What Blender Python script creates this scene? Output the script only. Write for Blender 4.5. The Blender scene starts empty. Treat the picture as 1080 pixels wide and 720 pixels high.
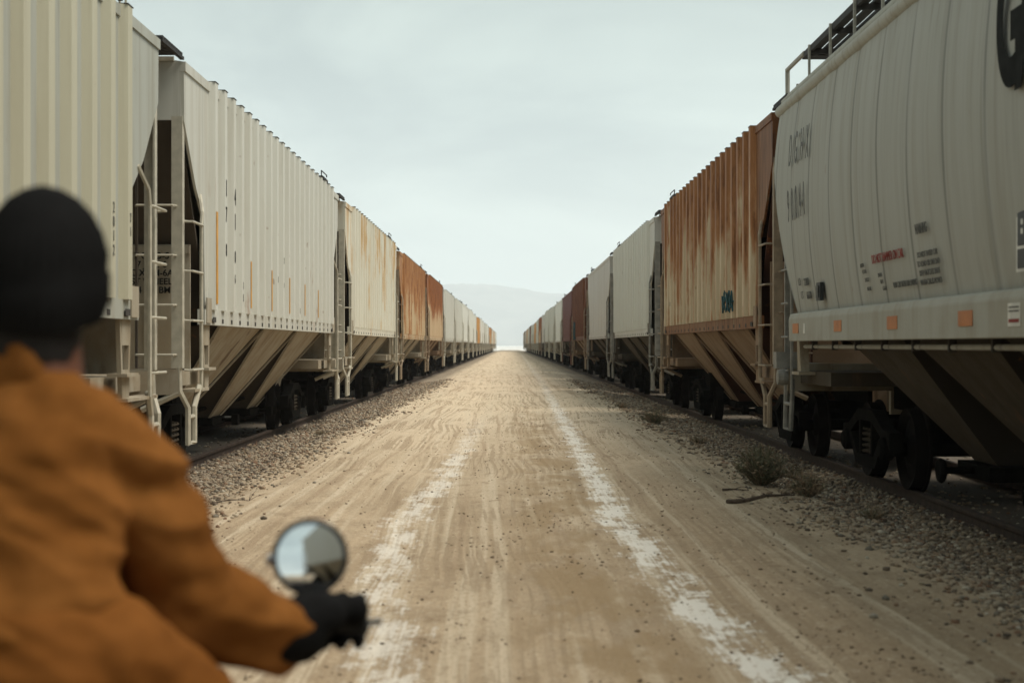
import bpy, bmesh, math, random
import numpy as np
from mathutils import Vector, Matrix, noise as mnoise
R = math.radians
random.seed(7); rng = np.random.default_rng(7)
scene = bpy.context.scene
C = scene.collection

# ------------------------------------------------------------------ camera
CAM_Z = 1.47
F_PX = 1620.0
cd = bpy.data.cameras.new('camera'); cam = bpy.data.objects.new('camera', cd); C.objects.link(cam)
cam.location = (0, 0, CAM_Z); cam.rotation_euler = (R(90), 0, 0)
cd.sensor_width = 36; cd.lens = F_PX / 1080 * 36
cd.shift_x = 0.0019; cd.shift_y = 0.0037
cd.clip_start = 0.05; cd.clip_end = 60000
cd.dof.use_dof = True; cd.dof.focus_distance = 25.0; cd.dof.aperture_fstop = 2.4
scene.camera = cam

# ------------------------------------------------------------------ world
SUN_EL, SUN_AZ = 60.0, 100.0          # azimuth clockwise from +Y
w = bpy.data.worlds.new("World"); scene.world = w; w.use_nodes = True
nt = w.node_tree; nt.nodes.clear()
def wn(t, **k):
    n = nt.nodes.new(t)
    for a, b in k.items(): setattr(n, a, b)
    return n
out = wn('ShaderNodeOutputWorld'); bg = wn('ShaderNodeBackground'); bg.inputs[1].default_value = 0.1
sky = wn('ShaderNodeTexSky', sky_type='NISHITA', sun_disc=False, sun_elevation=R(SUN_EL), sun_rotation=R(SUN_AZ), dust_density=4.0, air_density=1.2)
tc = wn('ShaderNodeTexCoord'); sep = wn('ShaderNodeSeparateXYZ'); nt.links.new(tc.outputs['Generated'], sep.inputs[0])
mp = wn('ShaderNodeMapping'); mp.inputs['Scale'].default_value = (1.0, 1.0, 3.6); mp.inputs['Location'].default_value = (0.35, 0.0, 0.12); nt.links.new(tc.outputs['Generated'], mp.inputs[0])
nz = wn('ShaderNodeTexNoise'); nz.inputs['Scale'].default_value = 2.7; nz.inputs['Distortion'].default_value = 0.6; nz.inputs['Detail'].default_value = 5; nz.inputs['Roughness'].default_value = 0.5
nt.links.new(mp.outputs[0], nz.inputs['Vector'])
elev = wn('ShaderNodeValToRGB'); nt.links.new(sep.outputs['Z'], elev.inputs[0])
e = elev.color_ramp.elements
e[0].position = 0.0; e[0].color = (0.76, 0.84, 0.80, 1)
e[1].position = 1.0; e[1].color = (0.42, 0.47, 0.455, 1)
for p, c in ((0.07, (0.69, 0.785, 0.755, 1)), (0.14, (0.60, 0.70, 0.68, 1)), (0.22, (0.51, 0.60, 0.58, 1)), (0.5, (0.47, 0.525, 0.505, 1))):
    q = elev.color_ramp.elements.new(p); q.color = c
ramp = wn('ShaderNodeValToRGB'); nt.links.new(nz.outputs['Fac'], ramp.inputs[0])
ramp.color_ramp.elements[0].position = 0.38; ramp.color_ramp.elements[0].color = (0.77, 0.79, 0.815, 1)
ramp.color_ramp.elements[1].position = 0.60; ramp.color_ramp.elements[1].color = (1.08, 1.08, 1.06, 1)
mul = wn('ShaderNodeMix', data_type='RGBA', blend_type='MULTIPLY'); mul.inputs[0].default_value = 1.0
nt.links.new(elev.outputs[0], mul.inputs[6]); nt.links.new(ramp.outputs[0], mul.inputs[7])
sc10 = wn('ShaderNodeVectorMath', operation='SCALE'); sc10.inputs['Scale'].default_value = 11.6; nt.links.new(mul.outputs[2], sc10.inputs[0])
mx = wn('ShaderNodeMix', data_type='RGBA'); mx.inputs[0].default_value = 0.9
nt.links.new(sky.outputs[0], mx.inputs[6]); nt.links.new(sc10.outputs[0], mx.inputs[7])
nt.links.new(mx.outputs[2], bg.inputs[0]); nt.links.new(bg.outputs[0], out.inputs[0])

sd = bpy.data.lights.new('sun', 'SUN'); sun = bpy.data.objects.new('sun', sd); C.objects.link(sun)
sd.energy = 3.7; sd.angle = R(32); sd.color = (1.0, 0.935, 0.83)
sdir = Vector((math.sin(R(SUN_AZ)) * math.cos(R(SUN_EL)), math.cos(R(SUN_AZ)) * math.cos(R(SUN_EL)), math.sin(R(SUN_EL))))
sun.rotation_euler = sdir.to_track_quat('Z', 'Y').to_euler(); sun.location = (20, 0, 30)

vs = scene.view_settings
vs.view_transform = 'Standard'; vs.look = 'None'; vs.exposure = 0.0; vs.gamma = 1.0; vs.use_curve_mapping = False
scene.render.engine = 'CYCLES'
cy = scene.cycles
cy.max_bounces = 6; cy.diffuse_bounces = 3; cy.glossy_bounces = 3; cy.transmission_bounces = 2; cy.volume_bounces = 2
cy.use_denoising = True

# ------------------------------------------------------------------ materials
class Mat:
    def __init__(s, name, rough=0.7, metal=0.0, spec=0.3):
        s.m = bpy.data.materials.new(name); s.m.use_nodes = True
        s.t = s.m.node_tree; s.b = s.t.nodes['Principled BSDF']
        s.b.inputs['Roughness'].default_value = rough; s.b.inputs['Metallic'].default_value = metal
        s.b.inputs['Specular IOR Level'].default_value = spec
    def n(s, t, **k):
        nn = s.t.nodes.new(t)
        for a, b in k.items(): setattr(nn, a, b)
        return nn
    def l(s, a, b): s.t.links.new(a, b)
    def pos(s):
        g = s.n('ShaderNodeNewGeometry'); return g.outputs['Position']
    def noise(s, vec, scale=1.0, detail=4, rough=0.55, mul=(1, 1, 1)):
        mpn = s.n('ShaderNodeMapping'); mpn.inputs['Scale'].default_value = mul; s.l(vec, mpn.inputs[0])
        q = s.n('ShaderNodeTexNoise'); q.inputs['Scale'].default_value = scale; q.inputs['Detail'].default_value = detail; q.inputs['Roughness'].default_value = rough
        s.l(mpn.outputs[0], q.inputs['Vector']); return q.outputs['Fac']
    def ramp(s, fac, lo, hi, a=0.0, b=1.0):
        q = s.n('ShaderNodeMapRange', interpolation_type='SMOOTHSTEP'); q.inputs[1].default_value = lo; q.inputs[2].default_value = hi
        q.inputs[3].default_value = a; q.inputs[4].default_value = b; s.l(fac, q.inputs[0]); return q.outputs[0]
    def math(s, op, a, b=None):
        q = s.n('ShaderNodeMath', operation=op)
        for i, v in enumerate((a, b)):
            if v is None: continue
            if isinstance(v, (int, float)): q.inputs[i].default_value = v
            else: s.l(v, q.inputs[i])
        return q.outputs[0]
    def mix(s, fac, a, b, blend='MIX'):
        q = s.n('ShaderNodeMix', data_type='RGBA', blend_type=blend)
        for i, v in ((0, fac), (6, a), (7, b)):
            if isinstance(v, (int, float)): q.inputs[i].default_value = v
            elif isinstance(v, tuple): q.inputs[i].default_value = (*v, 1) if len(v) == 3 else v
            else: s.l(v, q.inputs[i])
        return q.outputs[2]
    def bump(s, h, strength=0.3, dist=0.02):
        q = s.n('ShaderNodeBump'); q.inputs['Strength'].default_value = strength; q.inputs['Distance'].default_value = dist
        s.l(h, q.inputs['Height']); s.l(q.outputs[0], s.b.inputs['Normal'])
    def col(s, c):
        if isinstance(c, tuple): s.b.inputs['Base Color'].default_value = (*c, 1)
        else: s.l(c, s.b.inputs['Base Color'])

def simple(name, c, rough=0.7, metal=0.0, var=0.15, scale=6.0, spec=0.3):
    M = Mat(name, rough, metal, spec); f = M.noise(M.pos(), scale, 5)
    d = tuple(x * (1 - var) for x in c); b = tuple(min(1, x * (1 + var)) for x in c)
    M.col(M.mix(M.ramp(f, 0.3, 0.7), d, b)); return M.m

def paint(name, base, rust=0.0, dark=0.0, rustcol=(0.24, 0.085, 0.028), rust2=(0.10, 0.035, 0.018), grime=0.5, top=0.0, streak=1.0, rough=0.6, seams=None):
    """weathered car paint; rust 0..1 = how much of the paint has rusted, running down in streaks"""
    M = Mat(name, rough, 0, 0.12); p = M.pos()
    sx = M.n('ShaderNodeSeparateXYZ'); M.l(p, sx.inputs[0]); z = sx.outputs['Z']
    g1 = M.noise(p, 1.0, 6, 0.6, (2.0, 5.0, 0.35)); g2 = M.noise(p, 1.0, 5, 0.6, (0.8, 0.7, 0.5)); g3 = M.noise(p, 1.0, 4, 0.6, (10, 22, 0.9))
    c = M.mix(M.ramp(g1, 0.42, 0.75, 0, 0.55 * grime), base, tuple(x * y for x, y in zip(base, (0.62, 0.53, 0.40))))
    c = M.mix(M.ramp(g2, 0.35, 0.75, 0, 0.35 * grime), c, tuple(x * y for x, y in zip(base, (0.74, 0.72, 0.66))))
    c = M.mix(M.ramp(g3, 0.55, 0.8, 0, 0.35 * grime), c, tuple(x * y for x, y in zip(base, (0.5, 0.44, 0.36))))
    g4 = M.noise(p, 1.0, 5, 0.65, (6, 7.5, 0.22)); c = M.mix(M.math('MULTIPLY', M.ramp(g4, 0.50, 0.66), M.ramp(z, 2.6, 4.4, 0.05, 0.55 * grime)), c, tuple(x * y for x, y in zip(base, (0.50, 0.45, 0.38))))
    g5 = M.noise(p, 1.0, 5, 0.6, (3, 2.5, 2.0)); c = M.mix(M.math('MULTIPLY', M.ramp(g5, 0.40, 0.65), M.ramp(z, 1.55, 2.3, 0.5 * grime, 0.0)), c, tuple(x * y for x, y in zip(base, (0.66, 0.56, 0.44))))
    # small rust specks that every car has
    sp = M.noise(p, 9.0, 3, 0.5, (1, 1, 0.6)); c = M.mix(M.ramp(sp, 0.70, 0.78, 0, 0.5), c, (0.22, 0.11, 0.055))
    if rust > 0:
        a = M.noise(p, 1.0, 7, 0.62, (1.6, 3.2 * streak, 0.28)); b = M.noise(p, 1.0, 5, 0.6, (1.1, 0.9, 0.8)); f = M.noise(p, 1.0, 6, 0.7, (8, 12, 1.3))
        s = M.math('ADD', M.math('MULTIPLY', a, 0.5), M.math('ADD', M.math('MULTIPLY', b, 0.28), M.math('MULTIPLY', f, 0.22)))
        if top: s = M.math('ADD', s, M.ramp(z, 1.6, 4.5, -top * 0.5, top * 0.5))
        t = 0.66 - 0.30 * rust
        c = M.mix(M.ramp(s, t - 0.05, t + 0.03, 0, 0.9), c, tuple(x * 1.25 for x in rustcol))
        c = M.mix(M.ramp(s, t + 0.02, t + 0.09, 0, 0.95), c, rustcol)
        c = M.mix(M.ramp(f, 0.48, 0.62, 0, 0.75 * min(1, rust * 1.3)), c, M.mix(M.ramp(s, t, t + 0.08), c, rust2))
    if seams:   # dirt caught along the welded seams, broken up
        fr = M.math('ABSOLUTE', M.math('SUBTRACT', M.math('FRACT', M.math('ADD', M.math('DIVIDE', M.math('SUBTRACT', sx.outputs['Y'], seams[0]), seams[1]), 20.5)), 0.5))
        q = M.math('MULTIPLY', M.ramp(fr, 0.010, 0.045, 1, 0), M.ramp(M.noise(p, 1.0, 4, 0.6, (1, 3, 0.8)), 0.3, 0.6, 0.25, 0.75))
        c = M.mix(q, c, tuple(x * 0.42 for x in base))
        w1 = M.noise(p, 1.0, 6, 0.65, (1, 9, 0.28)); c = M.mix(M.ramp(w1, 0.52, 0.72, 0, 0.5), c, tuple(x * y for x, y in zip(base, (0.62, 0.60, 0.55))))
    M.col(c)
    M.bump(M.noise(p, 1.0, 4, 0.6, (3, 3, 1.5)), 0.15, 0.02)
    return M.m

PAL = {
 'cream':   paint('cream car paint', (0.56, 0.56, 0.505), 0.10, grime=0.65),
 'white':   paint('off white car paint', (0.70, 0.70, 0.64), 0.06, grime=0.4),
 'grey':    paint('pale grey car paint', (0.54, 0.54, 0.50), 0.08, grime=0.5),
 'streaky': paint('cream paint with rust streaks', (0.68, 0.66, 0.56), 0.30, rustcol=(0.46, 0.32, 0.17), rust2=(0.32, 0.17, 0.08), top=0.08),
 'orange':  paint('heavily rusted orange paint', (0.58, 0.46, 0.30), 0.60, rustcol=(0.34, 0.16, 0.065), rust2=(0.17, 0.06, 0.025), top=0.14, grime=0.8),
 'orange2': paint('rust orange paint with dark top', (0.60, 0.46, 0.30), 0.60, rustcol=(0.29, 0.115, 0.045), rust2=(0.12, 0.04, 0.02), top=0.34, grime=0.8),
 'tanrust': paint('tan paint rusted along the top', (0.23, 0.17, 0.105), 0.82, rustcol=(0.19, 0.085, 0.036), rust2=(0.075, 0.032, 0.018), top=0.08, streak=3.0, grime=1.0),
 'tanrust_rib': paint('tan rib paint with rust', (0.58, 0.48, 0.33), 0.62, rustcol=(0.28, 0.125, 0.05), rust2=(0.10, 0.042, 0.022), top=0.14, streak=3.4, grime=0.7),
 'nearleft_rib': paint('yellowed ivory rib paint', (0.50, 0.48, 0.37), 0.05, grime=0.3),
 'cream_rib': paint('cream rib paint', (0.61, 0.61, 0.55), 0.08, grime=0.4),
 'grey_rib': paint('pale grey rib paint', (0.60, 0.60, 0.54), 0.08, grime=0.3),
 'brown':   paint('dark rust brown paint', (0.16, 0.075, 0.04), 0.75, rustcol=(0.14, 0.05, 0.022), rust2=(0.06, 0.025, 0.015), grime=0.8),
 'red':     paint('dark oxide red paint', (0.11, 0.020, 0.014), 0.15, grime=0.5),
 'ochre':   paint('ochre orange paint', (0.62, 0.36, 0.14), 0.45, rustcol=(0.42, 0.19, 0.06), grime=0.6),
 'nearleft': paint('ivory car paint with yellowed edges', (0.40, 0.41, 0.365), 0.06, grime=0.7),
 'trim': paint('grey green trim paint', (0.40, 0.395, 0.345), 0.04, grime=0.6, rough=0.72),
 'nearright': paint('grey green car paint', (0.40, 0.40, 0.36), 0.04, grime=0.55, rough=0.72, seams=(14.55, 1.03)),
}
def under(name, c): return paint(name, c, 0.2, rustcol=(0.10, 0.06, 0.035), grime=1.1, rough=0.75)
UND = {
 'pale': under('dusty pale underframe paint', (0.40, 0.36, 0.285)),
 'rust': under('dusty rusty underframe paint', (0.30, 0.215, 0.145)),
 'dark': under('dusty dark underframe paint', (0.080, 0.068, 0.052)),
}
SLOPE = {'pale': paint('brown slope sheet darkened for shade', (0.075, 0.062, 0.048), 0.1, rough=0.8), 'rust': paint('red brown slope sheet darkened for shade', (0.075, 0.036, 0.026), 0.2, rough=0.8), 'dark': paint('black slope sheet darkened for shade', (0.040, 0.034, 0.028), 0.1, rough=0.85)}  # slope sheet colours darkened to imitate the shade on their undersides
M_shadow = simple('dark metal and painted recess shade', (0.05, 0.045, 0.04), 0.8, var=0.3)  # shade painted at sill notches and rib tops; also plain dark clamps
M_iron = simple('greasy black iron', (0.0075, 0.007, 0.006), 0.9, 0.0, 0.4, 8, 0.03)
M_wheel = simple('brown black wheel steel', (0.010, 0.0085, 0.0075), 0.85, 0.0, 0.35, 5, 0.08)
M_grate = simple('dark walkway grating', (0.035, 0.034, 0.033), 0.8)
M_post = simple('dusty bright post paint', (0.46, 0.43, 0.345), 0.6, var=0.12, scale=9)
M_bright = simple('dusty grey bracket paint', (0.27, 0.26, 0.22), 0.6)
M_amber = simple('amber reflective tape', (0.42, 0.13, 0.02), 0.4, var=0.15)
M_yel = simple('yellow orange reflective strip', (0.62, 0.30, 0.04), 0.45, var=0.12)
M_ink = simple('faded black stencil paint', (0.020, 0.021, 0.020), 0.9, var=0.3, spec=0.05)
M_inkgrey = simple('worn grey stencil paint', (0.10, 0.10, 0.09), 0.7, var=0.4, scale=30)
M_redink = simple('red stencil paint', (0.26, 0.035, 0.025), 0.7, var=0.25)
M_whitepl = simple('white enamel sticker', (0.62, 0.61, 0.55), 0.5)
M_black = simple('black enamel panel', (0.02, 0.022, 0.022), 0.5)
M_teal = simple('teal spray paint', (0.012, 0.065, 0.078), 0.6, var=0.5, scale=14)
M_rail = simple('rusty rail steel', (0.045, 0.03, 0.022), 0.8, 0.0, 0.3, 10)
M_tie = simple('grey weathered timber', (0.10, 0.08, 0.065), 0.9, var=0.4, scale=12)

# ------------------------------------------------------------------ mesh helpers
class MB:
    def __init__(s): s.v = []; s.f = []; s.mi = []; s.mats = []
    def mat(s, m):
        if m not in s.mats: s.mats.append(m)
        return s.mats.index(m)
    def add(s, vs, fs, m):
        o = len(s.v); s.v += [tuple(v) for v in vs]; k = s.mat(m)
        for f in fs: s.f.append(tuple(i + o for i in f)); s.mi.append(k)
    def box(s, x0, x1, y0, y1, z0, z1, m):
        x0, x1 = sorted((x0, x1)); y0, y1 = sorted((y0, y1)); z0, z1 = sorted((z0, z1))
        s.add([(x0, y0, z0), (x1, y0, z0), (x1, y1, z0), (x0, y1, z0), (x0, y0, z1), (x1, y0, z1), (x1, y1, z1), (x0, y1, z1)],
              [(0, 3, 2, 1), (4, 5, 6, 7), (0, 1, 5, 4), (1, 2, 6, 5), (2, 3, 7, 6), (3, 0, 4, 7)], m)
    def hexa(s, bot, top, m):
        s.add(list(bot) + list(top), [(0, 3, 2, 1), (4, 5, 6, 7), (0, 1, 5, 4), (1, 2, 6, 5), (2, 3, 7, 6), (3, 0, 4, 7)], m)
    def prism(s, poly, axis, a, b, m):
        """polygon in the plane across `axis` ('x': (y,z), 'y': (x,z), 'z': (x,y)) extruded from a to b"""
        n = len(poly)
        def P(u, v, t): return {'x': (t, u, v), 'y': (u, t, v), 'z': (u, v, t)}[axis]
        s.add([P(u, v, a) for u, v in poly] + [P(u, v, b) for u, v in poly],
              [tuple(range(n))[::-1], tuple(range(n, 2 * n))] + [(i, (i + 1) % n, n + (i + 1) % n, n + i) for i in range(n)], m)
    def tube(s, pts, r, m, n=8, cap=True):
        pts = [Vector(p) for p in pts]; rr = r if isinstance(r, (list, tuple)) else [r] * len(pts)
        vs = []; prev = None
        for i, p in enumerate(pts):
            d = (pts[min(i + 1, len(pts) - 1)] - pts[max(i - 1, 0)]).normalized()
            u = d.orthogonal().normalized() if prev is None else (prev - d * prev.dot(d)).normalized()
            prev = u; v = d.cross(u)
            for k in range(n):
                a = 2 * math.pi * k / n; vs.append(p + (u * math.cos(a) + v * math.sin(a)) * rr[i])
        fs = [(i * n + k, i * n + (k + 1) % n, (i + 1) * n + (k + 1) % n, (i + 1) * n + k) for i in range(len(pts) - 1) for k in range(n)]
        if cap: fs += [tuple(range(n))[::-1], tuple((len(pts) - 1) * n + k for k in range(n))]
        s.add(vs, fs, m)
    def lathe(s, prof, c, axis, m, n=24):
        """prof = [(r, t)] round `axis` through c"""
        A = {'x': Vector((1, 0, 0)), 'y': Vector((0, 1, 0)), 'z': Vector((0, 0, 1))}[axis] if isinstance(axis, str) else Vector(axis).normalized()
        u = A.orthogonal().normalized(); v = A.cross(u); c = Vector(c); vs = []
        for r, t in prof:
            for k in range(n):
                a = 2 * math.pi * k / n; vs.append(c + A * t + (u * math.cos(a) + v * math.sin(a)) * max(r, 1e-4))
        fs = [(i * n + k, i * n + (k + 1) % n, (i + 1) * n + (k + 1) % n, (i + 1) * n + k) for i in range(len(prof) - 1) for k in range(n)]
        fs += [tuple(range(n))[::-1], tuple((len(prof) - 1) * n + k for k in range(n))]
        s.add(vs, fs, m)
    def obj(s, name, parent=None, smooth=False, bevel=0.0):
        me = bpy.data.meshes.new(name); me.from_pydata(s.v, [], s.f)
        for m in s.mats: me.materials.append(m)
        me.polygons.foreach_set('material_index', s.mi); me.update()
        bm = bmesh.new(); bm.from_mesh(me); bmesh.ops.recalc_face_normals(bm, faces=bm.faces)
        if bevel: bmesh.ops.bevel(bm, geom=list(bm.edges), offset=bevel, segments=1, affect='EDGES', clamp_overlap=True)
        bm.to_mesh(me); bm.free()
        if smooth:
            me.polygons.foreach_set('use_smooth', [True] * len(me.polygons)); me.set_sharp_from_angle(angle=R(40))
        o = bpy.data.objects.new(name, me); C.objects.link(o); o.parent = parent
        return o
def tag(o, label=None, cat=None, group=None, kind=None):
    for k, v in (('label', label), ('category', cat), ('group', group), ('kind', kind)):
        if v: o[k] = v
    return o
def empty(name, loc=(0, 0, 0), rz=0):
    o = bpy.data.objects.new(name, None); C.objects.link(o); o.location = loc; o.rotation_euler = (0, 0, rz); o.empty_display_size = 0.2; return o
def text_mesh(s, size, m, name, parent, loc, side, sx=1.0, depth=0.002, shear=0.0, bold=0.0, rot=None):
    """flat lettering standing on a car side. side=+1: read by someone looking towards -x ; side=-1: looking towards +x"""
    cu = bpy.data.curves.new(name, 'FONT'); cu.body = s; cu.size = size; cu.extrude = depth; cu.offset = bold; cu.align_x = 'CENTER'; cu.shear = shear
    cu.space_line = 0.95
    t = bpy.data.objects.new(name, cu); C.objects.link(t)
    dg = bpy.context.evaluated_depsgraph_get(); me = bpy.data.meshes.new_from_object(t.evaluated_get(dg)); bpy.data.objects.remove(t)
    me.materials.clear(); me.materials.append(m)
    o = bpy.data.objects.new(name, me); C.objects.link(o); o.parent = parent
    o.location = loc; o.scale = (sx, 1, 1)
    o.rotation_euler = rot if rot else (R(90), 0, R(90) if side > 0 else R(-90))
    return o

# ------------------------------------------------------------------ setting: ground
def gz(x, y):
    a = abs(x)
    t = min(1, max(0, (a - 2.5) / 1.3)); t = t * t * (3 - 2 * t)
    z = -0.16 * t
    z += 0.02 * math.exp(-((a - 1.75) / 0.35) ** 2) - 0.016 * math.exp(-((x - 1.05) / 0.28) ** 2) - 0.016 * math.exp(-((x + 0.75) / 0.28) ** 2)
    if y < 90: z += 0.012 * mnoise.noise(Vector((x * 1.3, y * 0.5, 0))) + 0.005 * mnoise.noise(Vector((x * 6, y * 2.5, 3)))
    return z
xs = sorted(set([-9000, -3000, -900, -300, -120, -60, -30, -20, -14, -10, -8.5] + [round(-7 + i * 0.1, 3) for i in range(141)] + [8.5, 10, 14, 20, 30, 60, 120, 300, 900, 3000, 9000]))
ys = [-600, -200, -80, -40, -20, -10, -4, 0]; y = 0.0
while y < 12000: y += max(0.12, y * 0.012) if y < 60 else y * 0.05; ys.append(y)
V = [(x, y, gz(x, y)) for y in ys for x in xs]; nx = len(xs)
F = [(j * nx + i, j * nx + i + 1, (j + 1) * nx + i + 1, (j + 1) * nx + i) for j in range(len(ys) - 1) for i in range(nx - 1)]
G = Mat('desert dirt road ground', 0.92, 0, 0.15); p = G.pos(); sx = G.n('ShaderNodeSeparateXYZ'); G.l(p, sx.inputs[0]); X, Y = sx.outputs['X'], sx.outputs['Y']
# tracks wander a little instead of running ruler straight
wx = G.math('ADD', X, G.math('MULTIPLY', G.math('SUBTRACT', G.noise(p, 1.0, 3, 0.5, (0.12, 0.05, 1)), 0.5), 1.1))
cmb = G.n('ShaderNodeCombineXYZ'); G.l(wx, cmb.inputs[0]); G.l(Y, cmb.inputs[1]); pw = cmb.outputs[0]
wx2 = G.math('ADD', X, G.math('MULTIPLY', G.math('SUBTRACT', G.noise(p, 1.0, 3, 0.5, (0.15, 0.06, 7)), 0.5), 1.7))
cm2 = G.n('ShaderNodeCombineXYZ'); G.l(wx2, cm2.inputs[0]); G.l(Y, cm2.inputs[1]); pw2 = cm2.outputs[0]
big = G.noise(p, 1.0, 5, 0.6, (0.55, 0.22, 1)); mid = G.noise(p, 1.0, 7, 0.66, (2.6, 1.6, 1)); fine = G.noise(p, 30.0, 5, 0.7, (1, .7, 1)); grain = G.noise(p, 120.0, 3, 0.7)
lanes = G.noise(pw, 1.0, 3, 0.6, (6.0, 0.05, 1)); tread = G.noise(pw2, 1.0, 2, 0.5, (19, 0.16, 1)); patch = G.noise(p, 1.0, 4, 0.6, (0.9, 0.35, 4))
wave = G.n('ShaderNodeTexWave', wave_type='BANDS', bands_direction='DIAGONAL'); wave.inputs['Scale'].default_value = 5.5; wave.inputs['Distortion'].default_value = 3.0; wave.inputs['Detail'].default_value = 2; wave.inputs['Detail Scale'].default_value = 2.0; G.l(pw, wave.inputs['Vector'])
c = G.mix(G.ramp(big, 0.3, 0.7), (0.355, 0.262, 0.165), (0.50, 0.385, 0.26))
c = G.mix(G.ramp(mid, 0.45, 0.64, 0, 0.65), c, (0.32, 0.24, 0.155))
c = G.mix(G.ramp(Y, 8, 34, 0, 0.62), c, (0.78, 0.66, 0.49))  # lightens with distance: pale dust, with far glare painted in
c = G.mix(G.ramp(lanes, 0.50, 0.62, 0, 0.6), c, (0.64, 0.54, 0.40))
c = G.mix(G.ramp(lanes, 0.46, 0.34, 0, 0.60), c, (0.33, 0.235, 0.15))
tm = G.ramp(patch, 0.42, 0.54); c = G.mix(G.math('MULTIPLY', G.ramp(tread, 0.48, 0.56, 0, 0.62), tm), c, (0.30, 0.22, 0.14))
c = G.mix(G.math('MULTIPLY', G.math('MULTIPLY', G.ramp(wave.outputs['Fac'], 0.4, 0.8, 0, 0.03), G.ramp(lanes, 0.52, 0.60)), G.ramp(Y, 30, 60, 1, 0)), c, (0.36, 0.27, 0.18))
c = G.mix(G.math('MULTIPLY', G.ramp(G.noise(p, 1.0, 7, 0.75, (5, 3.2, 2)), 0.55, 0.63, 0, 0.7), G.ramp(G.noise(p, 1.0, 3, 0.6, (0.8, 0.45, 3)), 0.47, 0.58)), c, (0.25, 0.17, 0.10))
c = G.mix(G.ramp(fine, 0.52, 0.64, 0, 0.6), c, (0.27, 0.19, 0.12))
c = G.mix(G.ramp(G.noise(p, 21.0, 4, 0.7), 0.57, 0.68, 0, 0.5), c, (0.72, 0.62, 0.47))
c = G.mix(G.ramp(grain, 0.54, 0.68, 0, 0.45), c, (0.70, 0.60, 0.45))
damp = G.math('MULTIPLY', G.ramp(G.math('ABSOLUTE', G.math('SUBTRACT', X, 0.50)), 0.1, 0.75, 1, 0), G.ramp(G.noise(p, 1.0, 5, 0.65, (2.0, 0.6, 1)), 0.44, 0.56))
c = G.mix(G.math('MULTIPLY', G.math('MULTIPLY', damp, 0.65), G.ramp(Y, 20, 45, 1, 0)), c, (0.31, 0.215, 0.115))
def curve_x(pts, ymax=80.0, xr=2.5):
    q = G.n('ShaderNodeFloatCurve'); cm = q.mapping.curves[0]
    G.l(G.math('DIVIDE', Y, ymax), q.inputs['Value'])
    cm.points[0].location = (0, pts[0][1] / xr); cm.points[1].location = (1, pts[-1][1] / xr)
    for yy, xx in pts[1:-1]: cm.points.new(yy / ymax, xx / xr)
    q.mapping.update(); return G.math('MULTIPLY', q.outputs[0], xr)
rx = curve_x([(0, 1.7), (6.7, 1.22), (8, 1.10), (10, 1.00), (13.2, 0.91), (17.5, 0.94), (28, 1.03), (42, 1.15), (80, 1.32)])
lx = curve_x([(0, 0.55), (7, 0.58), (8, 0.64), (9.7, 0.80), (12.8, 0.86), (17.5, 0.735), (24.8, 0.63), (45, 0.60), (80, 0.6)])
wob = G.math('MULTIPLY', G.math('SUBTRACT', G.noise(p, 1.0, 4, 0.7, (2, 2.2, 1)), 0.5), 0.30)
def salt(dist, wide, amt, thr, mul):
    d = G.math('ABSOLUTE', G.math('ADD', dist, wob)); m = G.ramp(d, 0.0, wide, 1, 0)
    n1 = G.noise(p, 1.0, 6, 0.75, (16 * mul, 10, 1)); n2 = G.noise(p, 1.0, 5, 0.65, (3.4, 1.5, 5)); n3 = G.noise(pw, 1.0, 3, 0.6, (40, 1.2, 2))
    br = G.math('ADD', G.math('ADD', G.math('MULTIPLY', n1, 0.34), G.math('MULTIPLY', n2, 0.42)), G.math('MULTIPLY', n3, 0.24))
    return G.math('MULTIPLY', G.ramp(G.math('ADD', br, G.math('MULTIPLY', m, 0.15)), thr, thr + 0.10), G.math('MULTIPLY', G.ramp(m, 0.0, 0.35), amt))
sr = salt(G.math('SUBTRACT', X, rx), 0.33, 1.0, 0.575, 1.0)
sl = salt(G.math('ADD', X, lx), 0.34, 0.62, 0.585, 1.2)
sl = G.math('MULTIPLY', sl, G.ramp(Y, 17, 34, 1, 0.0)); sr = G.math('MULTIPLY', sr, G.ramp(Y, 20, 60, 1, 0.30))
s_all = G.math('MINIMUM', G.math('MAXIMUM', sr, sl), 0.90)
c = G.mix(s_all, c, (0.84, 0.80, 0.72))
# ballast zones
ax = G.math('ABSOLUTE', X); edge = G.math('ADD', ax, G.math('MULTIPLY', G.math('SUBTRACT', G.noise(p, 1.0, 5, 0.65, (1.6, 0.8, 1)), 0.5), 1.5))
vor = G.n('ShaderNodeTexVoronoi'); vor.inputs['Scale'].default_value = 34; G.l(p, vor.inputs['Vector'])
vcol = G.n('ShaderNodeSeparateColor'); G.l(vor.outputs['Color'], vcol.inputs[0])
stone = G.mix(vcol.outputs[0], (0.17, 0.135, 0.10), (0.46, 0.39, 0.30)); stone = G.mix(G.ramp(vor.outputs['Distance'], 0.3, 0.6, 0, 0.6), stone, (0.10, 0.08, 0.06))
stone = G.mix(G.ramp(mid, 0.4, 0.7, 0, 0.6), stone, (0.36, 0.28, 0.19))
c = G.mix(G.ramp(edge, 2.45, 3.5, 0, 0.8), c, stone)
c = G.mix(G.ramp(ax, 3.7, 4.3, 0, 0.85), c, (0.09, 0.075, 0.06))  # ground beneath the cars painted darker to deepen their shade
c = G.mix(G.ramp(ax, 7.5, 9.0, 0, 1), c, (0.36, 0.28, 0.19))
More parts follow.
